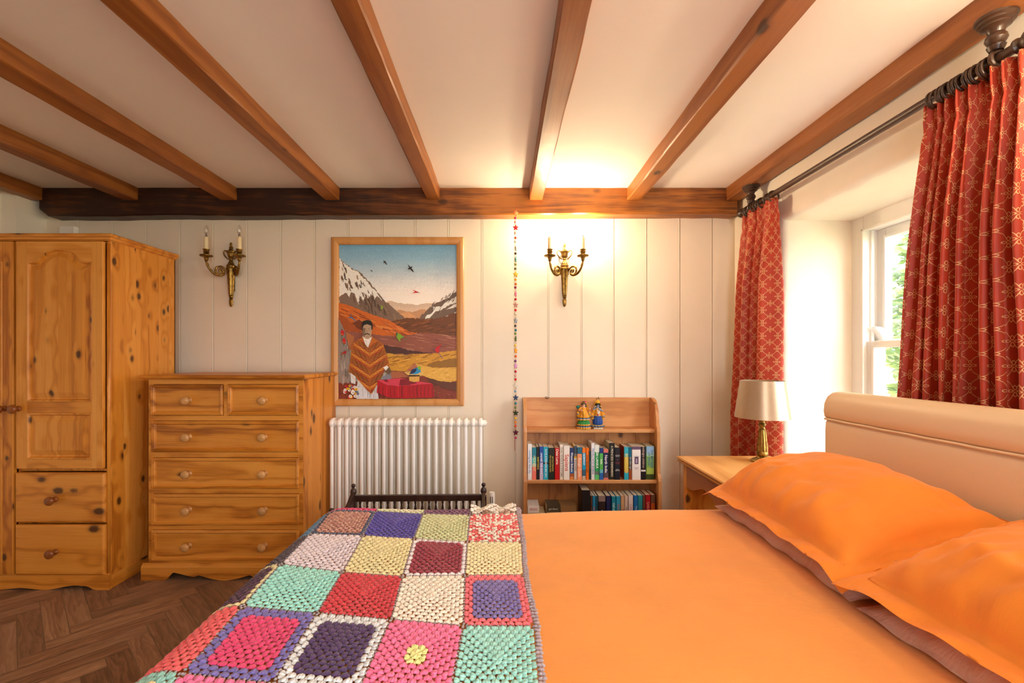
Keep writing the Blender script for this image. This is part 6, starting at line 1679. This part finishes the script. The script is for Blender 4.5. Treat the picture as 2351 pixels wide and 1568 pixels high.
mb = MB(); mb.box(2.6, 9, 6.2, 6.4, -.3, 2.6); tag(mesh('garden_wall', mb, plain('garden_wall_render', '#f4f0e8', .8)), kind='structure')
# ---------------------------------------------------------------- added fill lamp, unseen behind the camera, to brighten bed and ceiling
def pendant():
    x, y = .55, -.5
    w = thing('fill_pendant', 'added white globe fill lamp hanging unseen behind the camera', 'lamp', (x, y, 1.86))
    mb = MB(); mb.lathe([(.05, ZC), (.05, ZC-.012), (.03, ZC-.03), (.006, ZC-.035)], (x, y, 0), 'z', 20); mesh('ceiling_rose', mb, m_white, w, smooth=True)
    mb = MB(); mb.tube([(x, y, ZC-.03), (x, y, 2.13)], .003, 8); mesh('flex', mb, m_white, w)
    mb = MB(); mb.lathe([(.02, 2.14), (.045, 2.13), (.05, 2.10), (.05, 2.085)], (x, y, 0), 'z', 20); mesh('gallery', mb, m_brass, w, smooth=True)
    mb = MB(); mb.ell((x, y, 1.975), (.125, .125, .118), 24, 16); mesh('globe', mb, emit('fill_globe_glow', (1, .90, .76, 1), 30), w, smooth=True)
pendant()
# ---------------------------------------------------------------- light
w = bpy.data.worlds.new('sky'); SC.world = w; w.use_nodes = True
bg = w.node_tree.nodes['Background']; bg.inputs[0].default_value = (.94, .98, 1.0, 1); bg.inputs[1].default_value = 10.5
def portal(name, loc, rot, sx, sy):
    l = bpy.data.lights.new(name, 'AREA'); l.shape = 'RECTANGLE'; l.size = sx; l.size_y = sy; l.cycles.is_portal = True
    o = bpy.data.objects.new(name, l); COL.objects.link(o); o.location = loc; o.rotation_euler = rot; return o
portal('window_portal', (2.02, 1.815, 1.27), (0, PI/2, 0), 1.42, 1.3)
portal('window_portal', (2.02, -.85, 1.275), (0, PI/2, 0), 1.45, 1.5)
portal('window_portal', (.2, YF-.2, 1.325), (PI/2, 0, 0), 1.0, 1.45)
s = bpy.data.lights.new('sun', 'SUN'); s.energy = 6.0; s.angle = .02; s.color = (1, .95, .86); so = bpy.data.objects.new('sun', s); COL.objects.link(so)
so.rotation_euler = Vector((.60, -.02, -.80)).to_track_quat('-Z', 'Y').to_euler()
SC.view_settings.view_transform = 'Standard'; SC.view_settings.look = 'None'; SC.view_settings.gamma = 1.0; SC.view_settings.exposure = 0.42
SC.view_settings.use_curve_mapping = False
cy = SC.cycles
cy.max_bounces = 7; cy.diffuse_bounces = 5; cy.glossy_bounces = 3; cy.transmission_bounces = 4; cy.transparent_max_bounces = 8
cy.sample_clamp_indirect = 6.0; cy.caustics_reflective = False; cy.caustics_refractive = False
cy.use_adaptive_sampling = True; cy.adaptive_threshold = .025
cy.use_denoising = True
try: cy.denoiser = 'OPENIMAGEDENOISE'
except Exception: pass
bpy.context.view_layer.update()
dg = bpy.context.evaluated_depsgraph_get()
for o in [o for o in COL.objects if o.type == 'FONT']:
    me = bpy.data.meshes.new_from_object(o.evaluated_get(dg)); nm = o.name; par = o.parent; mt = o.matrix_basis.copy()
    bpy.data.objects.remove(o); q = bpy.data.objects.new(nm, me); COL.objects.link(q); q.parent = par; q.matrix_basis = mt
bpy.context.view_layer.update()
